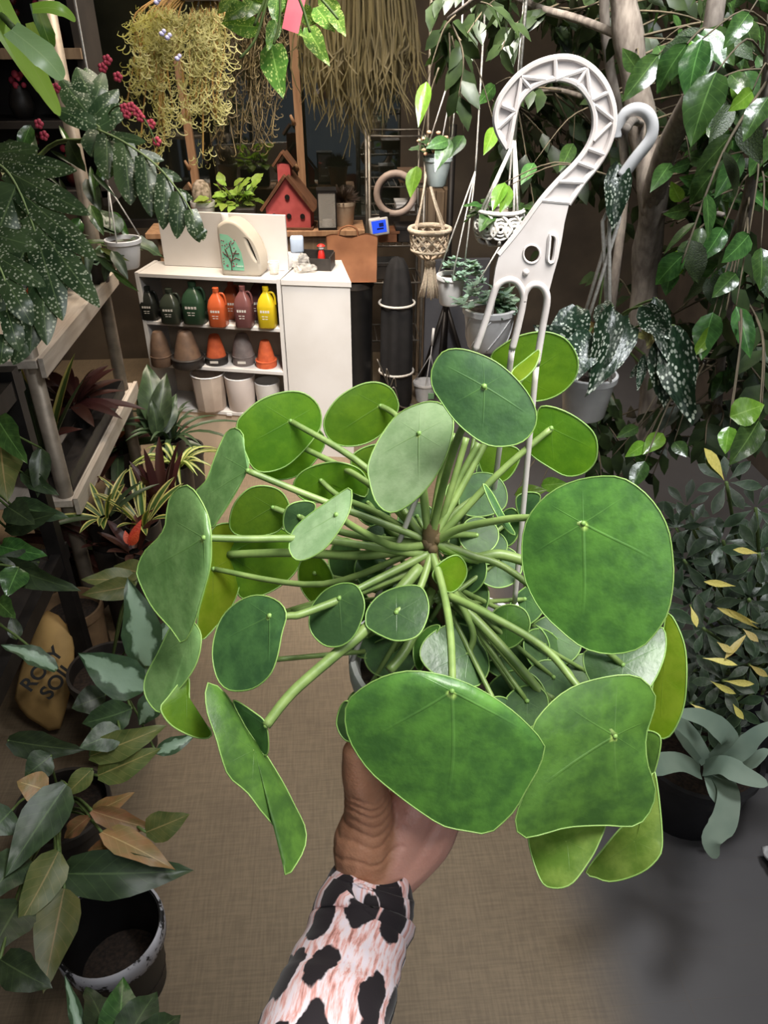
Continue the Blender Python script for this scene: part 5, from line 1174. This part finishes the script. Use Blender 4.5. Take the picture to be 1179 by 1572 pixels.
for k in range(32):
    x0 = r7.uniform(190, 350); x1 = x0 + r7.uniform(-25, 15); y1 = r7.uniform(50, 265) * (1 if x0 < 310 else .7)
    st = [at(x0 + (318 - x0) * .7, -25, 2.55), at(x0, 20, 2.5), at((x0 + x1) / 2 + r7.uniform(-8, 8), y1 * .55, 2.48), at(x1, y1, 2.47)]
    pts = cr(st, 6); cs.tube(pts, .0026, 5)
    for q in pts[6:]:
        for j in range(5): curl(q + Vector((r7.gauss(0, .014), r7.gauss(0, .02), r7.gauss(0, .012))), r7.uniform(.010, .026), cm, .0017)
tag(cm.build('curly_leaves', L_curl, b), kind='stuff'); cs.build('trailing_stems', plain('orange_stem', S(160, 122, 58), S(140, 104, 50), .6), b)
for x, y in ((240, 4), (248, 52), (257, 58), (272, 90)): MB().ball(at(x, y, 2.42), .008, n=7, sz=.8).ball(at(x, y, 2.42) + Vector((.007, 0, .006)), .006, n=6).build('lilac_flower', plain('lilac_petal', S(196, 190, 226)), b)
b, c = top_pot('grassy_hanging_plant', 'shaggy olive hanging plant with long grassy strands', 555, -45, 2.95, .12, .13, M_darkp)
gm_ = MB()
for k in range(420):
    a = r7.uniform(0, 6.28); q = math.sqrt(r7.random()); x1 = 560 + 95 * q * math.cos(a) - 10; L_ = r7.uniform(120, 250) * (1 - .35 * q)
    Yd = 2.95 + .16 * q * math.sin(a)
    pts = [at(555 + (x1 - 555) * .3, -60, 2.95), at(555 + (x1 - 555) * .8, -45, Yd), at(x1, 30 + r7.uniform(-20, 20), Yd), at(x1 + r7.uniform(-12, 12), 30 + L_ * .5, Yd), at(x1 + r7.uniform(-22, 22), L_, Yd)]
    gm_.ribbon(cr(pts, 2), [.0026] * 7 + [.002, .0008], Vector((r7.uniform(-.5, .5), -1, 0)), 0, cross=1)
tag(gm_.build('grassy_strands', L_olive, b), kind='stuff')
b, c = top_pot('dry_trailing_plant', 'brown trailing hanging plant of tangled dry stems by the window', 385, -50, 2.75, .1, .1, M_brownp)
gm_ = MB()
for k in range(90):
    x1 = r7.uniform(330, 430); L_ = r7.uniform(60, 250); pts = [at(385, -40, 2.75)] + [at(x1 + r7.uniform(-14, 14), -10 + L_ * t_, 2.75 + r7.uniform(-.06, .06)) for t_ in (.1, .35, .6, .8, 1)]
    gm_.tube(cr(pts, 3), .0018, 4)
    for q in cr(pts, 3)[5:]: curl(q, r7.uniform(.008, .018), gm_, .0016)
tag(gm_.build('dry_stems', plain('dry_stem', S(110, 92, 54), S(82, 68, 42), .7), b), kind='stuff')
b, c = top_pot('pothos_hanging_plant', 'marbled pothos with heart leaves trailing from the top', 425, -95, 1.8, .09, .1, M_white)
Zt = zoom(180, 0, .27990)
for q in (((780,150),(575,130),115),((845,240),(885,505),165),((870,120),(830,250),85),((1040,150),(1145,335),110),((700,30),(590,100),90),((800,60),(740,-40),110),((900,60),(940,-30),100),((930,40),(1000,-20),90),((1090,40),(1175,150),110),((1010,70),(1100,110),100),((860,90),(900,130),80),((960,110),(1000,180),70),((640,-40),(570,60),90),((1110,-30),(1200,40),110),((880,-20),(860,100),100),((760,-20),(700,90),110),((1180,60),(1240,170),90)):
    (a, b2) = Zt([q[0], q[1]]); d_ = r7.uniform(1.55, 1.72); px_leaf(b, B_wide, (*a, d_ + .02), (*b2, d_ - .02), q[2] * .28, .72, r7.uniform(-.3, .3), mat=L_pothos)
for pts in (((425,-70),(410,0),(392,60),(368,90)),((425,-70),(430,0),(428,40),(420,68)),((425,-70),(460,0),(476,50)),((430,-70),(410,-10),(390,40)),((430,-70),(490,-5),(520,30))):
    MB().tube(cr([at(x, y, 1.66) for x, y in pts], 5), .0026, 6).build('vine', M_stem, b)
tg_ = at(452, 16, 1.75); pt_ = thing('pink_tag', 'pink paper tag among the marbled pothos leaves', 'tag', tg_)
MB().box((-.016, -.001, -.035), (.016, .001, .035), Matrix.Translation(tg_) @ Matrix.Rotation(.3, 4, 'Y')).build('card', plain('pink_card', S(230, 120, 130), S(220, 104, 118), .6), pt_, False)
MB().tube([tg_ + Vector((.01, 0, .034)), tg_ + Vector((.02, 0, .09))], .001, 5).build('string', M_cord, pt_)

# ---------------------------------------------------------------- left: pipe rack with pale boards
M_pipe = plain('galvanised_pipe', S(150, 138, 124), S(120, 110, 98), .5, 20, .05, .35)
M_board = plain('pale_rack_board', S(196, 184, 170), S(176, 162, 148), .6, 8, .1, stretch=(8, .8, 8))
lr = thing('plant_rack', 'pipe rack with pale boards along the left aisle', 'rack', (-.9, 2.2, 0))
for z in (1.0, .6):
    for k in range(4): MB().box((-.835 - .12 * k + .002, 1.84, z - .022), (-.715 - .12 * k - .002, 2.66, z), bev=.002).build('board', M_board, lr, False)
    MB().box((-.712, 1.84, z - .045), (-.70, 2.66, z + .005)).build('edge_strip', M_board, lr, False)
for x in (-.74, -1.16):
    for y, zt in ((1.87, 1.03 if x > -1 else 1.3), (2.6, 1.75)): MB().tube([(x, y, 0), (x, y, zt)], .021, 12).build('pipe_post', M_pipe, lr)
nr = thing('dark_rack', 'dark metal rack at the near left with black rails', 'rack', (-.9, 1.2, 0))
for z in (.55, 1.02):
    MB().box((-.725, .3, z - .035), (-.70, 1.70, z + .01)).build('rail', M_iron, nr, False)
    MB().box((-1.2, .3, z - .03), (-.73, 1.70, z - .01)).build('shelf', M_darkp, nr, False)
for y in (.33, 1.66):
    for x in (-.715, -1.19): MB().box((x - .018, y - .018, 0), (x + .018, y + .018, 1.05)).build('post', M_iron, nr, False)
tr_ = thing('seed_tray', 'long black seed tray on the lower pale board', 'tray', (-.76, 2.2, .6))
MB().box((-.80, 1.88, .601), (-.722, 2.56, .607)).build('bottom', M_darkp, tr_, False)
for x in (-.80, -.725): MB().box((x, 1.88, .607), (x + .004, 2.56, .65)).build('side', M_darkp, tr_, False)
for y in (1.88, 2.556): MB().box((-.80, y, .607), (-.721, y + .004, .65)).build('end', M_darkp, tr_, False)
def tuft(name, lab, base, n, L, Wd, mats, seed, up=(.4, 1.3), arch=.5, pot=None, grp=None, cat='potted plant', face=None, lname='leaf'):
    r_ = random.Random(seed); base = Vector(base)
    pr_, ph_ = pot if pot else (.05, base.z)
    b = foot_pot(name, lab, cat, base - Vector((0, 0, ph_)), pr_, ph_, M_darkp, grp)
    for i in range(n):
        a = (6.283 * i / n + r_.uniform(-.4, .4)) if face is None else r_.uniform(face[0], face[1]); e = r_.uniform(*up); l_ = r_.uniform(*L); q = base + Vector((math.cos(a) * .015, math.sin(a) * .015, -.01))
        v = Vector((math.cos(a) * math.cos(e), math.sin(a) * math.cos(e), math.sin(e))); pts = [q + v * l_ * t_ + Vector((0, 0, -arch * l_ * t_ * t_)) + Vector((math.cos(a), math.sin(a), 0)) * arch * .35 * l_ * t_ * t_ for t_ in [k / 7 for k in range(8)]]
        w_ = r_.uniform(*Wd) / 2; ws = [w_ * max(.02, math.sin(math.pi * (.12 + .88 * k / 7)) ** .7) for k in range(8)]; ws[-1] = .0006
        MB().ribbon(pts, ws, Vector((-math.cos(a) * .6, -math.sin(a) * .6 - .2, 1)), .25, cross=4).build(lname, r_.choice(mats), b)
    return b
tuft('spider_plant', 'yellow and green striped spider plant on the floor before the shelf', P(272, 712, 2.62), 24, (.12, .22), (.011, .016), [L_spider], 51, (.5, 1.4), .8)
tuft('parlour_palm', 'arching green parlour palm before the lowest shelf', P(262, 672, 2.85), 24, (.2, .32), (.014, .022), [L_dk], 52, (.6, 1.45), .6)
b = foot_pot('dracaena_plant', 'dark broad leaved plant covering the left end of the shelf', 'potted plant', Vector((-.6, 2.72, 0)), .09, .3, M_darkp)
for q in (((240,655,2.8),(232,548,2.75),50),((240,665,2.78),(255,565,2.72),36),((236,670,2.8),(215,580,2.8),34),((242,670,2.78),(236,615,2.7),24),((244,668,2.8),(280,600,2.8),26)): px_leaf(b, B_wide2, *q, .62, rf.uniform(-.3, .3), mat=L_dk)
MB().tube([Vector((-.6, 2.72, .28)), P(240, 660, 2.8)], .006, 7).build('stem', M_stem, b)
tuft('red_cordyline', 'dark red cordyline with upright sword leaves near the spider plant', P(248, 780, 2.4), 16, (.16, .28), (.025, .04), [L_red], 53, (.9, 1.5), .15)
tuft('red_cordyline', 'small maroon cordyline crouching low beside the red bract', P(170, 835, 2.2), 14, (.12, .2), (.02, .035), [L_red], 54, (.5, 1.3), .2)
tuft('striped_dracaena', 'yellow edged dracaena nearest the dark red cordyline', P(218, 800, 2.2), 15, (.14, .22), (.018, .028), [L_stripe], 55, (.6, 1.4), .25)
tuft('striped_dracaena', 'yellow edged dracaena below the lower pale board end', P(160, 790, 2.15), 13, (.12, .2), (.016, .026), [L_stripe, L_dk], 56, (.5, 1.4), .3)
b = tuft('bromeliad', 'low bromeliad with one bright red bract', P(205, 842, 2.1), 9, (.08, .13), (.02, .03), [L_red], 57, (.4, 1.2), .2)
M_bract = leafmat('red_bract', S(196, 40, 44), S(214, 70, 60), .4, .3)
for q in (((198,838,2.05),(216,800,2.02),14),((202,838,2.05),(212,816,2.02),12),((196,836,2.05),(192,814,2.04),10)): px_leaf(b, B_lance, *q, .22, mat=M_bract, name='bract')
tuft('sword_plant', 'upright striped sword plant standing on the lower pale board', Vector((-.80, 1.93, .69)), 8, (.2, .34), (.03, .045), [L_dk, L_stripe], 58, (1.0, 1.5), .1, (.05, .09))
tuft('maroon_foliage_plant', 'maroon leafed plant in the shade under the upper pale board', Vector((-.82, 2.3, .69)), 30, (.10, .2), (.03, .05), [L_red], 59, (.1, 1.3), .3, (.06, .09))
tuft('maroon_foliage_plant', 'second maroon plant standing nearer in the black shade', Vector((-.86, 2.02, .69)), 24, (.10, .18), (.03, .05), [L_red, L_dk], 60, (.1, 1.3), .3, (.06, .09))
tuft('added_dark_plant', 'added dark leafy plant deepening the shade beneath the pale boards', Vector((-.86, 2.15, .22)), 34, (.14, .3), (.04, .06), [L_dk, L_red], 63, (.1, 1.3), .4, (.08, .22))  # added plant, dark leaves keep the floor under the boards dark
tuft('added_dark_plant', 'added dark leafy plant deepening the shade between rack and shelf end', Vector((-.84, 2.75, .3)), 34, (.16, .32), (.04, .06), [L_dk, L_red], 64, (.1, 1.3), .4, (.08, .3))  # also added, darkens the gap where pale floor would show
tuft('ruffled_succulent', 'pale green ruffled succulent at the far end of the upper board', Vector((-.73, 2.53, 1.07)), 26, (.04, .075), (.02, .03), [L_teal], 61, (.2, 1.3), .2, (.045, .07))
tuft('green_rack_plant', 'mid green plant on the upper board beside the pipe post', Vector((-.86, 2.5, 1.1)), 18, (.14, .26), (.03, .05), [L_dk, L_ficus], 62, (.3, 1.3), .5, (.07, .1))
simple_pot('terracotta_pot', 'terracotta pot on the upper board beneath the monstera leaf', Vector((-.79, 2.13, 1.0)), .05, .085, M_terra)
b, c, r, h_ = hang_pot('hanging_pot', 'small white hanging pot beside the pipe post at left', 188, 366, 2.42, 56, 44, M_white, None, (166, 285), taper=.68)
for k in range(9):
    v = Vector((rf.uniform(-1, 1), rf.uniform(-.6, .6), rf.uniform(-.3, .8))); put(b, B_wide2, c + v * .03 + Vector((0, .03, -.01)), v, Vector((0, -.4, 1)), rf.uniform(.07, .13), .09, mat=L_dk)

# ---------------------------------------------------------------- monsteras on the left
def lobed(parent, rib, lobes, mat, wrib=.006, lift=.5):
    """a cut leaf: fingers spring from the rib; each has its own fold and depth"""
    q = cr([P(*p) for p in rib], 8); mb = MB()
    for t_, tip, w0, bulge in lobes:
        i = min(len(q) - 2, int(t_ * (len(q) - 1))); s = q[i]; e = P(*tip); d_ = (s - EYEV).dot(ray(CX, CY).normalized()); w_ = w0 * d_ / F_PX / 2
        view = (EYEV - s).normalized(); m_ = s.lerp(e, .5) + view * bulge
        pts = cr([s, m_, e], 5); k = len(pts); ws = [w_ * (.75 + .25 * math.sin(math.pi * j / (k - 1))) * (1 if j < k - 4 else (.86, .66, .4, .06)[j - (k - 4)]) for j in range(k)]
        mb.ribbon(pts, ws, view + Vector((0, 0, lift)), -.18, cross=4)
    o = mb.build('leaf', mat, parent)
    MB().tube(q, [wrib * (1 - .6 * i / len(q)) / 2 for i in range(len(q))], 6).build('midrib', plain('pale_midrib', S(150, 170, 110)) if 'pale_midrib' not in bpy.data.materials else bpy.data.materials['pale_midrib'], o)
    return o
mo = foot_pot('monstera_plant', 'large speckled monstera with cut leaves over the left rack', 'potted plant', Vector((-.93, 1.95, 1.0)), .1, .15, M_darkp)
Zm = zoom(0, 0, .27990)
def zm(x, y, d): return (*Zm([(x, y)])[0], d)
lobed(mo, [zm(545,715,1.8), zm(680,780,1.74), zm(850,900,1.7), zm(980,1050,1.68), zm(1060,1180,1.68), zm(1115,1320,1.7)],
      [(.0, zm(500,860,1.78), 42, .01), (.08, zm(590,985,1.76), 38, .012), (.2, zm(715,1125,1.74), 40, .015), (.34, zm(830,1190,1.72), 34, .012), (.48, zm(895,1260,1.71), 30, .012), (.62, zm(970,1310,1.7), 28, .01), (.75, zm(1095,1330,1.7), 26, .01), (.9, zm(1125,1310,1.7), 20, .004), (.12, zm(800,780,1.76), 20, .0), (.3, zm(900,880,1.74), 16, 0), (.45, zm(1000,990,1.72), 16, 0), (.6, zm(1060,1090,1.72), 16, 0)], L_mon)
lobed(mo, [zm(545,700,1.8), zm(500,640,1.82), zm(520,540,1.84), zm(480,440,1.85)],
      [(.1, zm(290,590,1.82), 30, .02), (.3, zm(330,430,1.85), 40, .02), (.6, zm(420,368,1.86), 40, .02), (.8, zm(470,370,1.88), 34, .01), (.5, zm(570,390,1.86), 26, .01), (.3, zm(650,490,1.84), 30, .01), (.15, zm(700,570,1.82), 30, .0), (.05, zm(640,640,1.8), 26, 0)], L_mon)
for rib, lobes in ((((-40,235,1.55),(10,262,1.5),(45,330,1.45),(60,400,1.42),(40,520,1.4)), [(.05,(60,228,1.52),34,.01),(.15,(118,262,1.48),38,.02),(.28,(138,330,1.44),40,.02),(.4,(150,400,1.42),40,.02),(.5,(153,472,1.4),42,.02),(.62,(96,492,1.39),44,.02),(.75,(72,530,1.39),40,.02),(.9,(46,540,1.4),36,.01),(.6,(-20,500,1.42),50,.02),(.35,(-30,420,1.45),60,.02),(.95,(20,560,1.4),34,.01)]),
                   (((-60,330,1.4),(-20,380,1.34),(10,440,1.3),(5,530,1.3)), [(.2,(60,380,1.34),40,.02),(.4,(70,440,1.31),36,.02),(.6,(50,500,1.3),36,.02),(.8,(30,540,1.3),30,.01),(.95,(0,560,1.3),30,.01)])):
    lobed(mo, rib, lobes, L_mon)
for pts in ((zm(545,710,1.8), (140,260,1.95), P), ):
    MB().tube(cr([P(*zm(545, 712, 1.8)), P(130, 215, 1.95), P(60, 240, 2.1), Vector((-.93, 1.95, 1.12))], 6), .006, 8).build('leaf_stalk', M_stem, mo)
MB().tube(cr([P(-40, 235, 1.55), P(-60, 300, 1.7), Vector((-.93, 1.95, 1.12))], 6), .006, 8).build('leaf_stalk', M_stem, mo)
ph = foot_pot('philodendron_plant', 'mixed dark green philodendron behind the speckled monstera', 'potted plant', Vector((-1.02, 2.3, 1.0)), .1, .14, M_darkp)
for k in range(46):
    x, y = rf.uniform(0, 175), rf.uniform(190, 420); d_ = rf.uniform(1.95, 2.4); a = rf.uniform(.3, 2.2)
    px_leaf(ph, rf.choice((B_wide2, B_lance, B_ovate2)), (x, y, d_), (x + 45 * math.cos(a), y + 45 * math.sin(a), d_ - .03), rf.uniform(14, 30), .6, rf.uniform(-.5, .5), mat=rf.choice((L_dk, L_ficus, L_dk, L_syn)))
tl = foot_pot('mango_leaf_plant', 'bright yellow green long leaved plant at the upper left corner', 'potted plant', Vector((-1.0, 1.60, 1.01)), .09, .13, M_darkp)
for pts, wp_, mt in ((((-20,-40,1.15),(20,50,1.18),(55,110,1.22),(92,178,1.27)), 38, L_bright), (((-10,30,1.2),(40,100,1.24),(70,140,1.28),(84,168,1.3)), 30, L_bright), (((17,46,1.15),(50,72,1.15),(75,95,1.16),(97,122,1.18)), 44, L_pale), (((50,14,1.25),(75,12,1.25),(98,18,1.26),(116,32,1.28)), 22, L_bright), (((45,35,1.3),(60,70,1.32),(85,100,1.34)), 18, L_bright), (((55,5,1.4),(70,50,1.42),(80,75,1.44)), 26, L_pothos)):
    strap(tl, pts, wp_, mt, 'leaf', .2, .05)
MB().tube(cr([Vector((-1.0, 1.62, 1.14)), P(-60, 120, 1.3), P(-20, 20, 1.2), P(20, 42, 1.15)], 5), .005, 7).build('stem', M_stem, tl)

# dark shelf of red oddments at the upper left
us = thing('dark_wall_shelf', 'dark timber shelf unit of red oddments at upper left', 'shelf', (-1.12, 3.05, 0))
for z in (1.2, 1.42, 1.63, 1.84): MB().box((-1.5, 2.95, z - .022), (-.76, 3.2, z)).build('shelf_board', M_dark, us, False)
MB().box((-1.5, 3.2, 1.15), (-.76, 3.22, 2.1)).build('back_panel', M_dark, us, False)
for x in (-1.5, -.78): MB().box((x, 2.95, 1.15), (x + .022, 3.2, 2.1)).build('side_panel', M_dark, us, False)
MB().box((-1.5, 2.935, 1.60), (-.76, 2.95, 1.63)).build('edge_strip', M_graywood, us, False)
M_rose = plain('rose_pink', S(216, 84, 104), S(190, 60, 84), .6, 60)
M_maroon = plain('maroon_glaze', S(110, 46, 44), S(84, 34, 34), .4)
k = 0
for z in (1.2, 1.42, 1.63, 1.84):
    for x in (-1.4, -1.27, -1.14, -1.01, -.88):
        k += 1; p = Vector((x + rf.uniform(-.02, .02), 3.06, z)); hh = rf.uniform(.07, .12); rr4 = rf.uniform(.03, .042)
        mt = (M_maroon, M_rose, M_white, M_brownp, M_darkp)[k % 5]; wd = ('maroon', 'rose pink', 'white', 'brown', 'black')[k % 5]
        rowd = {1.2: 'bottom', 1.42: 'second', 1.63: 'third', 1.84: 'top'}[z]
        b = thing('small_vase', '%s vase on the %s board of the dark wall shelf' % (wd, rowd), 'vase', p, 'vases on the dark wall shelf')
        MB().lathe([(0, 0), (rr4 * .7, 0), (rr4, hh * .4), (rr4 * .8, hh * .75), (rr4 * .55, hh * .9), (rr4 * .65, hh), (rr4 * .55, hh), (0, hh * .8)], p, 16).build('body', mt, b)
        fl2 = MB()
        for j in range(7): fl2.ball(p + Vector((rf.uniform(-.035, .035), rf.uniform(-.03, .02), hh + rf.uniform(.0, .05))), rf.uniform(.008, .014), n=6)
        fl2.build('blossoms', M_rose if k % 2 else M_maroon, b)
fp = at(205, 178, 2.0); fb_ = thing('pink_flower_spray', 'arching spray of pink blossoms above the monstera leaf', 'flower', at(150, 215, 2.1))
pts = cr([at(150, 215, 2.1), at(175, 165, 2.05), at(215, 175, 2.0), at(240, 220, 1.98)], 6); MB().tube(pts, .002, 5).build('stem', M_stem, fb_)
for x, y in ((165, 92), (158, 104), (181, 118), (191, 166), (195, 175), (202, 164), (210, 172), (216, 180), (232, 190), (241, 217), (86, 135), (68, 208), (60, 190)):
    ce = at(x, y, 2.0); fm_ = MB()
    for j in range(5): a = 1.256 * j; fm_.ball(ce + Vector((.006 * math.cos(a), -.002, .006 * math.sin(a))), .0055, n=6)
    fm_.build('blossom', M_rose, fb_)

# ---------------------------------------------------------------- left foreground: bag of soil and shaded plants
bgc = P(68, 1028, 2.05); tl_ = Vector((-.83, 1.62, 0))
sk = thing('soil_bag', 'tan paper bag of potting soil with black lettering, leaning at left', 'bag', tl_)
Zs = zoom(0, 820, .28838)
quad = [(*Zs([q])[0],) for q in ((250,405),(372,505),(395,690),(322,1035),(205,1012),(75,880),(165,560))]
qc = [P(x, y, 2.08 - .12 * (y - 930) / 190 * -1 * .3) for x, y in quad]; ctr_ = sum(qc, Vector()) / len(qc); vdir = (EYEV - ctr_).normalized()
fr_ = uniform(cr(qc, 2, True), 24, True); sm2 = MB(); vs = [ctr_ + vdir * .035]; 
for r_ in (.35, .7, .92, 1.0): vs += [ctr_.lerp(q, r_) + vdir * .035 * (1 - r_ ** 3) + vdir * .006 * noise.noise(q * 30 * r_) for q in fr_]
vs += [ctr_.lerp(q, .9) - vdir * .04 for q in fr_] + [ctr_ - vdir * .05]
fs = [(0, 1 + j, 1 + (j + 1) % 24) for j in range(24)]
for i in range(4): fs += [(1 + i * 24 + j, 1 + (i + 1) * 24 + j, 1 + (i + 1) * 24 + (j + 1) % 24, 1 + i * 24 + (j + 1) % 24) for j in range(24)]
fs += [(1 + 4 * 24 + j, 121, 1 + 4 * 24 + (j + 1) % 24) for j in range(24)]
sm2.add(vs, fs).build('paper', plain('tan_paper', S(186, 150, 92), S(166, 132, 80), .75, 14, .2), sk)
tm = curved_text('ROSY\nSOIL', .05, .0015)
ux = (P(94, 1025, 2.05) - P(64, 1060, 2.05)).normalized(); uy = vdir.cross(ux).normalized(); ux = uy.cross(vdir).normalized()
for v in tm.vertices:
    q = Vector((v.co.x, v.co.y, v.co.z)); v.co = P(77, 1036, 2.05) + ux * q.x + uy * q.y + vdir * (.052 + q.z) - org(sk)
link('lettering', tm, sk, plain('black_ink', S(24, 22, 20), None, .8))
tp_ = foot_pot('tan_floor_pot', 'tan pot behind the paper soil bag', 'pot', onz(128, 1085, 0) + Vector((.0, .1, 0)), .085, .3, plain('tan_pot', S(146, 116, 84), S(120, 94, 68), .7))
def leafplant(name, lab, base, r, h_, leaves, zf, mat0, seed, mesh=None, stems=True, potm=None):
    r_ = random.Random(seed); b = foot_pot(name, lab, 'potted plant', base, r, h_, potm or M_darkp); top_ = base + Vector((0, 0, h_ * .92))
    for (p0, p1, w0, d0, d1, mt, roll) in leaves:
        (a, c_) = zf([p0, p1]); px_leaf(b, mesh or (B_wide2 if r_.random() < .5 else B_wide), (*a, d0), (*c_, d1), w0, .66, roll, mat=mt or mat0)
        if stems: 
            e = P(*a, d0); MB().tube(cr([top_, top_.lerp(e, .6) + Vector((0, 0, .04)), e], 4), .0026, 6).build('stalk', M_stem, b)
    return b
leafplant('silver_aglaonema', 'silver and green aglaonema at left beside the soil bag', Vector((-.6, 1.5, 0)), .1, .3, [((780,700),(720,270),66,1.6,1.5,None,.2),((770,825),(395,640),62,1.55,1.5,None,-.2),((860,840),(700,1035),44,1.5,1.48,None,.3),((730,250),(425,225),36,1.75,1.7,L_syn,.3),((720,270),(425,335),34,1.72,1.66,L_syn,-.2),((760,210),(590,160),34,1.75,1.75,L_syn,.2),
    ((480,1180),(845,1050),50,1.45,1.4,L_syn,.1),((830,1160),(1045,1075),28,1.45,1.45,L_agl,.1),((560,860),(380,920),50,1.6,1.55,L_dk,.1),((700,930),(420,1040),56,1.5,1.45,L_dk,-.3),((620,780),(900,700),40,1.62,1.6,L_agl,.3),((640,1050),(420,1130),44,1.45,1.4,L_dk,.2),((850,560),(960,440),30,1.65,1.65,L_agl,0)], Zs, L_agl, 71)
Zb = zoom(0, 1100, .30035)
leafplant('copper_syngonium', 'copper and green syngonium leaning over the dark bucket', Vector((-.62, 1.12, 0)), .1, .26, [((290,800),(970,822),78,1.32,1.28,L_dk,.15),((520,590),(900,755),40,1.34,1.3,L_pinky,-.3),((745,590),(955,515),44,1.34,1.32,L_syn,.2),((470,480),(790,600),36,1.36,1.33,L_pinky,.2),((470,490),(680,405),26,1.38,1.37,L_pinky,.3),((460,510),(270,650),28,1.36,1.36,L_pinky,.2),((580,660),(430,690),24,1.34,1.34,L_pinky,0),
    ((470,270),(310,420),30,1.42,1.4,L_syn,.1),((340,350),(15,800),64,1.35,1.22,L_dk,.2),((300,690),(105,1080),56,1.3,1.2,L_syn,-.2),((330,880),(215,1390),62,1.28,1.15,L_syn,.1),((0,1240),(220,1390),60,1.15,1.1,L_dk,.2),((240,380),(90,320),50,1.45,1.42,L_pinky,.2),((500,300),(800,180),46,1.45,1.42,L_syn,.1),((40,120),(420,200),44,1.5,1.5,L_dk,.4),((120,700),(-60,900),70,1.3,1.2,L_dk,.2),((60,480),(-60,600),60,1.35,1.3,L_dk,0),((260,200),(120,310),50,1.5,1.46,L_dk,0),((100,950),(-40,1180),70,1.25,1.15,L_dk,.1)], Zb, L_syn, 72)
leafplant('shade_plant', 'deep green plant on the near dark rack at far left', Vector((-.85, 1.35, .54)), .08, .12, [((0,150),(330,310),44,1.6,1.5,L_dk,.3),((210,150),(-20,125),34,1.6,1.55,L_dk,0),((100,180),(30,320),40,1.55,1.5,L_ficus,.2),((300,725),(25,540),34,1.45,1.4,L_agl,.5),((90,560),(60,420),20,1.6,1.6,L_dk,0),((-20,350),(50,420),34,1.5,1.45,L_ficus,0)], Zs, L_dk, 73)
Zl = zoom(0, 420, .28838)
leafplant('shade_plant', 'dim green plant hanging off the dark rack top', Vector((-.95, 1.4, 1.01)), .08, .12, [((-20,760),(100,980),40,1.5,1.42,L_ficus,.3),((0,880),(20,1180),60,1.5,1.42,L_syn,.2),((220,930),(200,1180),34,1.75,1.7,L_dk,0),((120,1060),(270,1170),30,1.75,1.7,L_dk,.2),((60,1230),(320,1300),40,1.7,1.65,L_dk,.1),((30,1350),(250,1290),36,1.7,1.62,L_dk,0),((40,1240),(160,1320),40,1.65,1.6,L_dk,0),((0,1450),(200,1500),40,1.6,1.55,L_ficus,.1)], Zl, L_dk, 74)
bk0 = onz(168, 1424, .2); bk0.z = 0
bu = thing('black_bucket', 'black bucket with a white scuffed rim on the floor', 'bucket', bk0)
rr5 = 78 * 1.503 / F_PX
MB().lathe([(0, 0), (rr5 * .8, 0), (rr5 * .97, .185), (rr5, .19), (rr5, .2), (rr5 * .95, .2), (rr5 * .9, .12), (rr5 * .78, .02), (0, .02)], bk0, 40).build('shell', plain('black_plastic_bucket', S(24, 23, 24), S(18, 17, 18), .5), bu, angle=40)
tw_ = T('scuffed_white'); n1 = tw_.noise(26, 5, tw_.obj(), .7).outputs['Fac']
M_scuff = tw_.done(tw_.pbr(tw_.mix(tw_.step(n1, .5, .56), S(176, 174, 180), S(26, 25, 26)), .6))
MB().lathe([(rr5 * 1.005, .158), (rr5 * 1.04, .162), (rr5 * 1.05, .19), (rr5 * 1.03, .204), (rr5 * .98, .205)], bk0, 48).build('scuffed_rim', M_scuff, bu)
MB().lathe([(0, .05), (rr5 * .86, .05)], bk0, 24).build('soil', bpy.data.materials['dark_potting_soil'], bu)
leafplant('low_fan_plant', 'broad fan leaf plant in the bottom left corner', Vector((-.42, .62, 0)), .09, .16, [((560,1700),(480,1290),64,1.15,1.22,L_dk,.5),((620,1700),(820,1330),66,1.12,1.2,L_dk,-.2),((700,1720),(960,1440),56,1.1,1.18,L_dk,-.3),((420,1680),(340,1290),20,1.15,1.2,L_agl,.2),((600,1700),(640,1290),60,1.13,1.21,L_ficus,.1)], Zb, L_dk, 75)
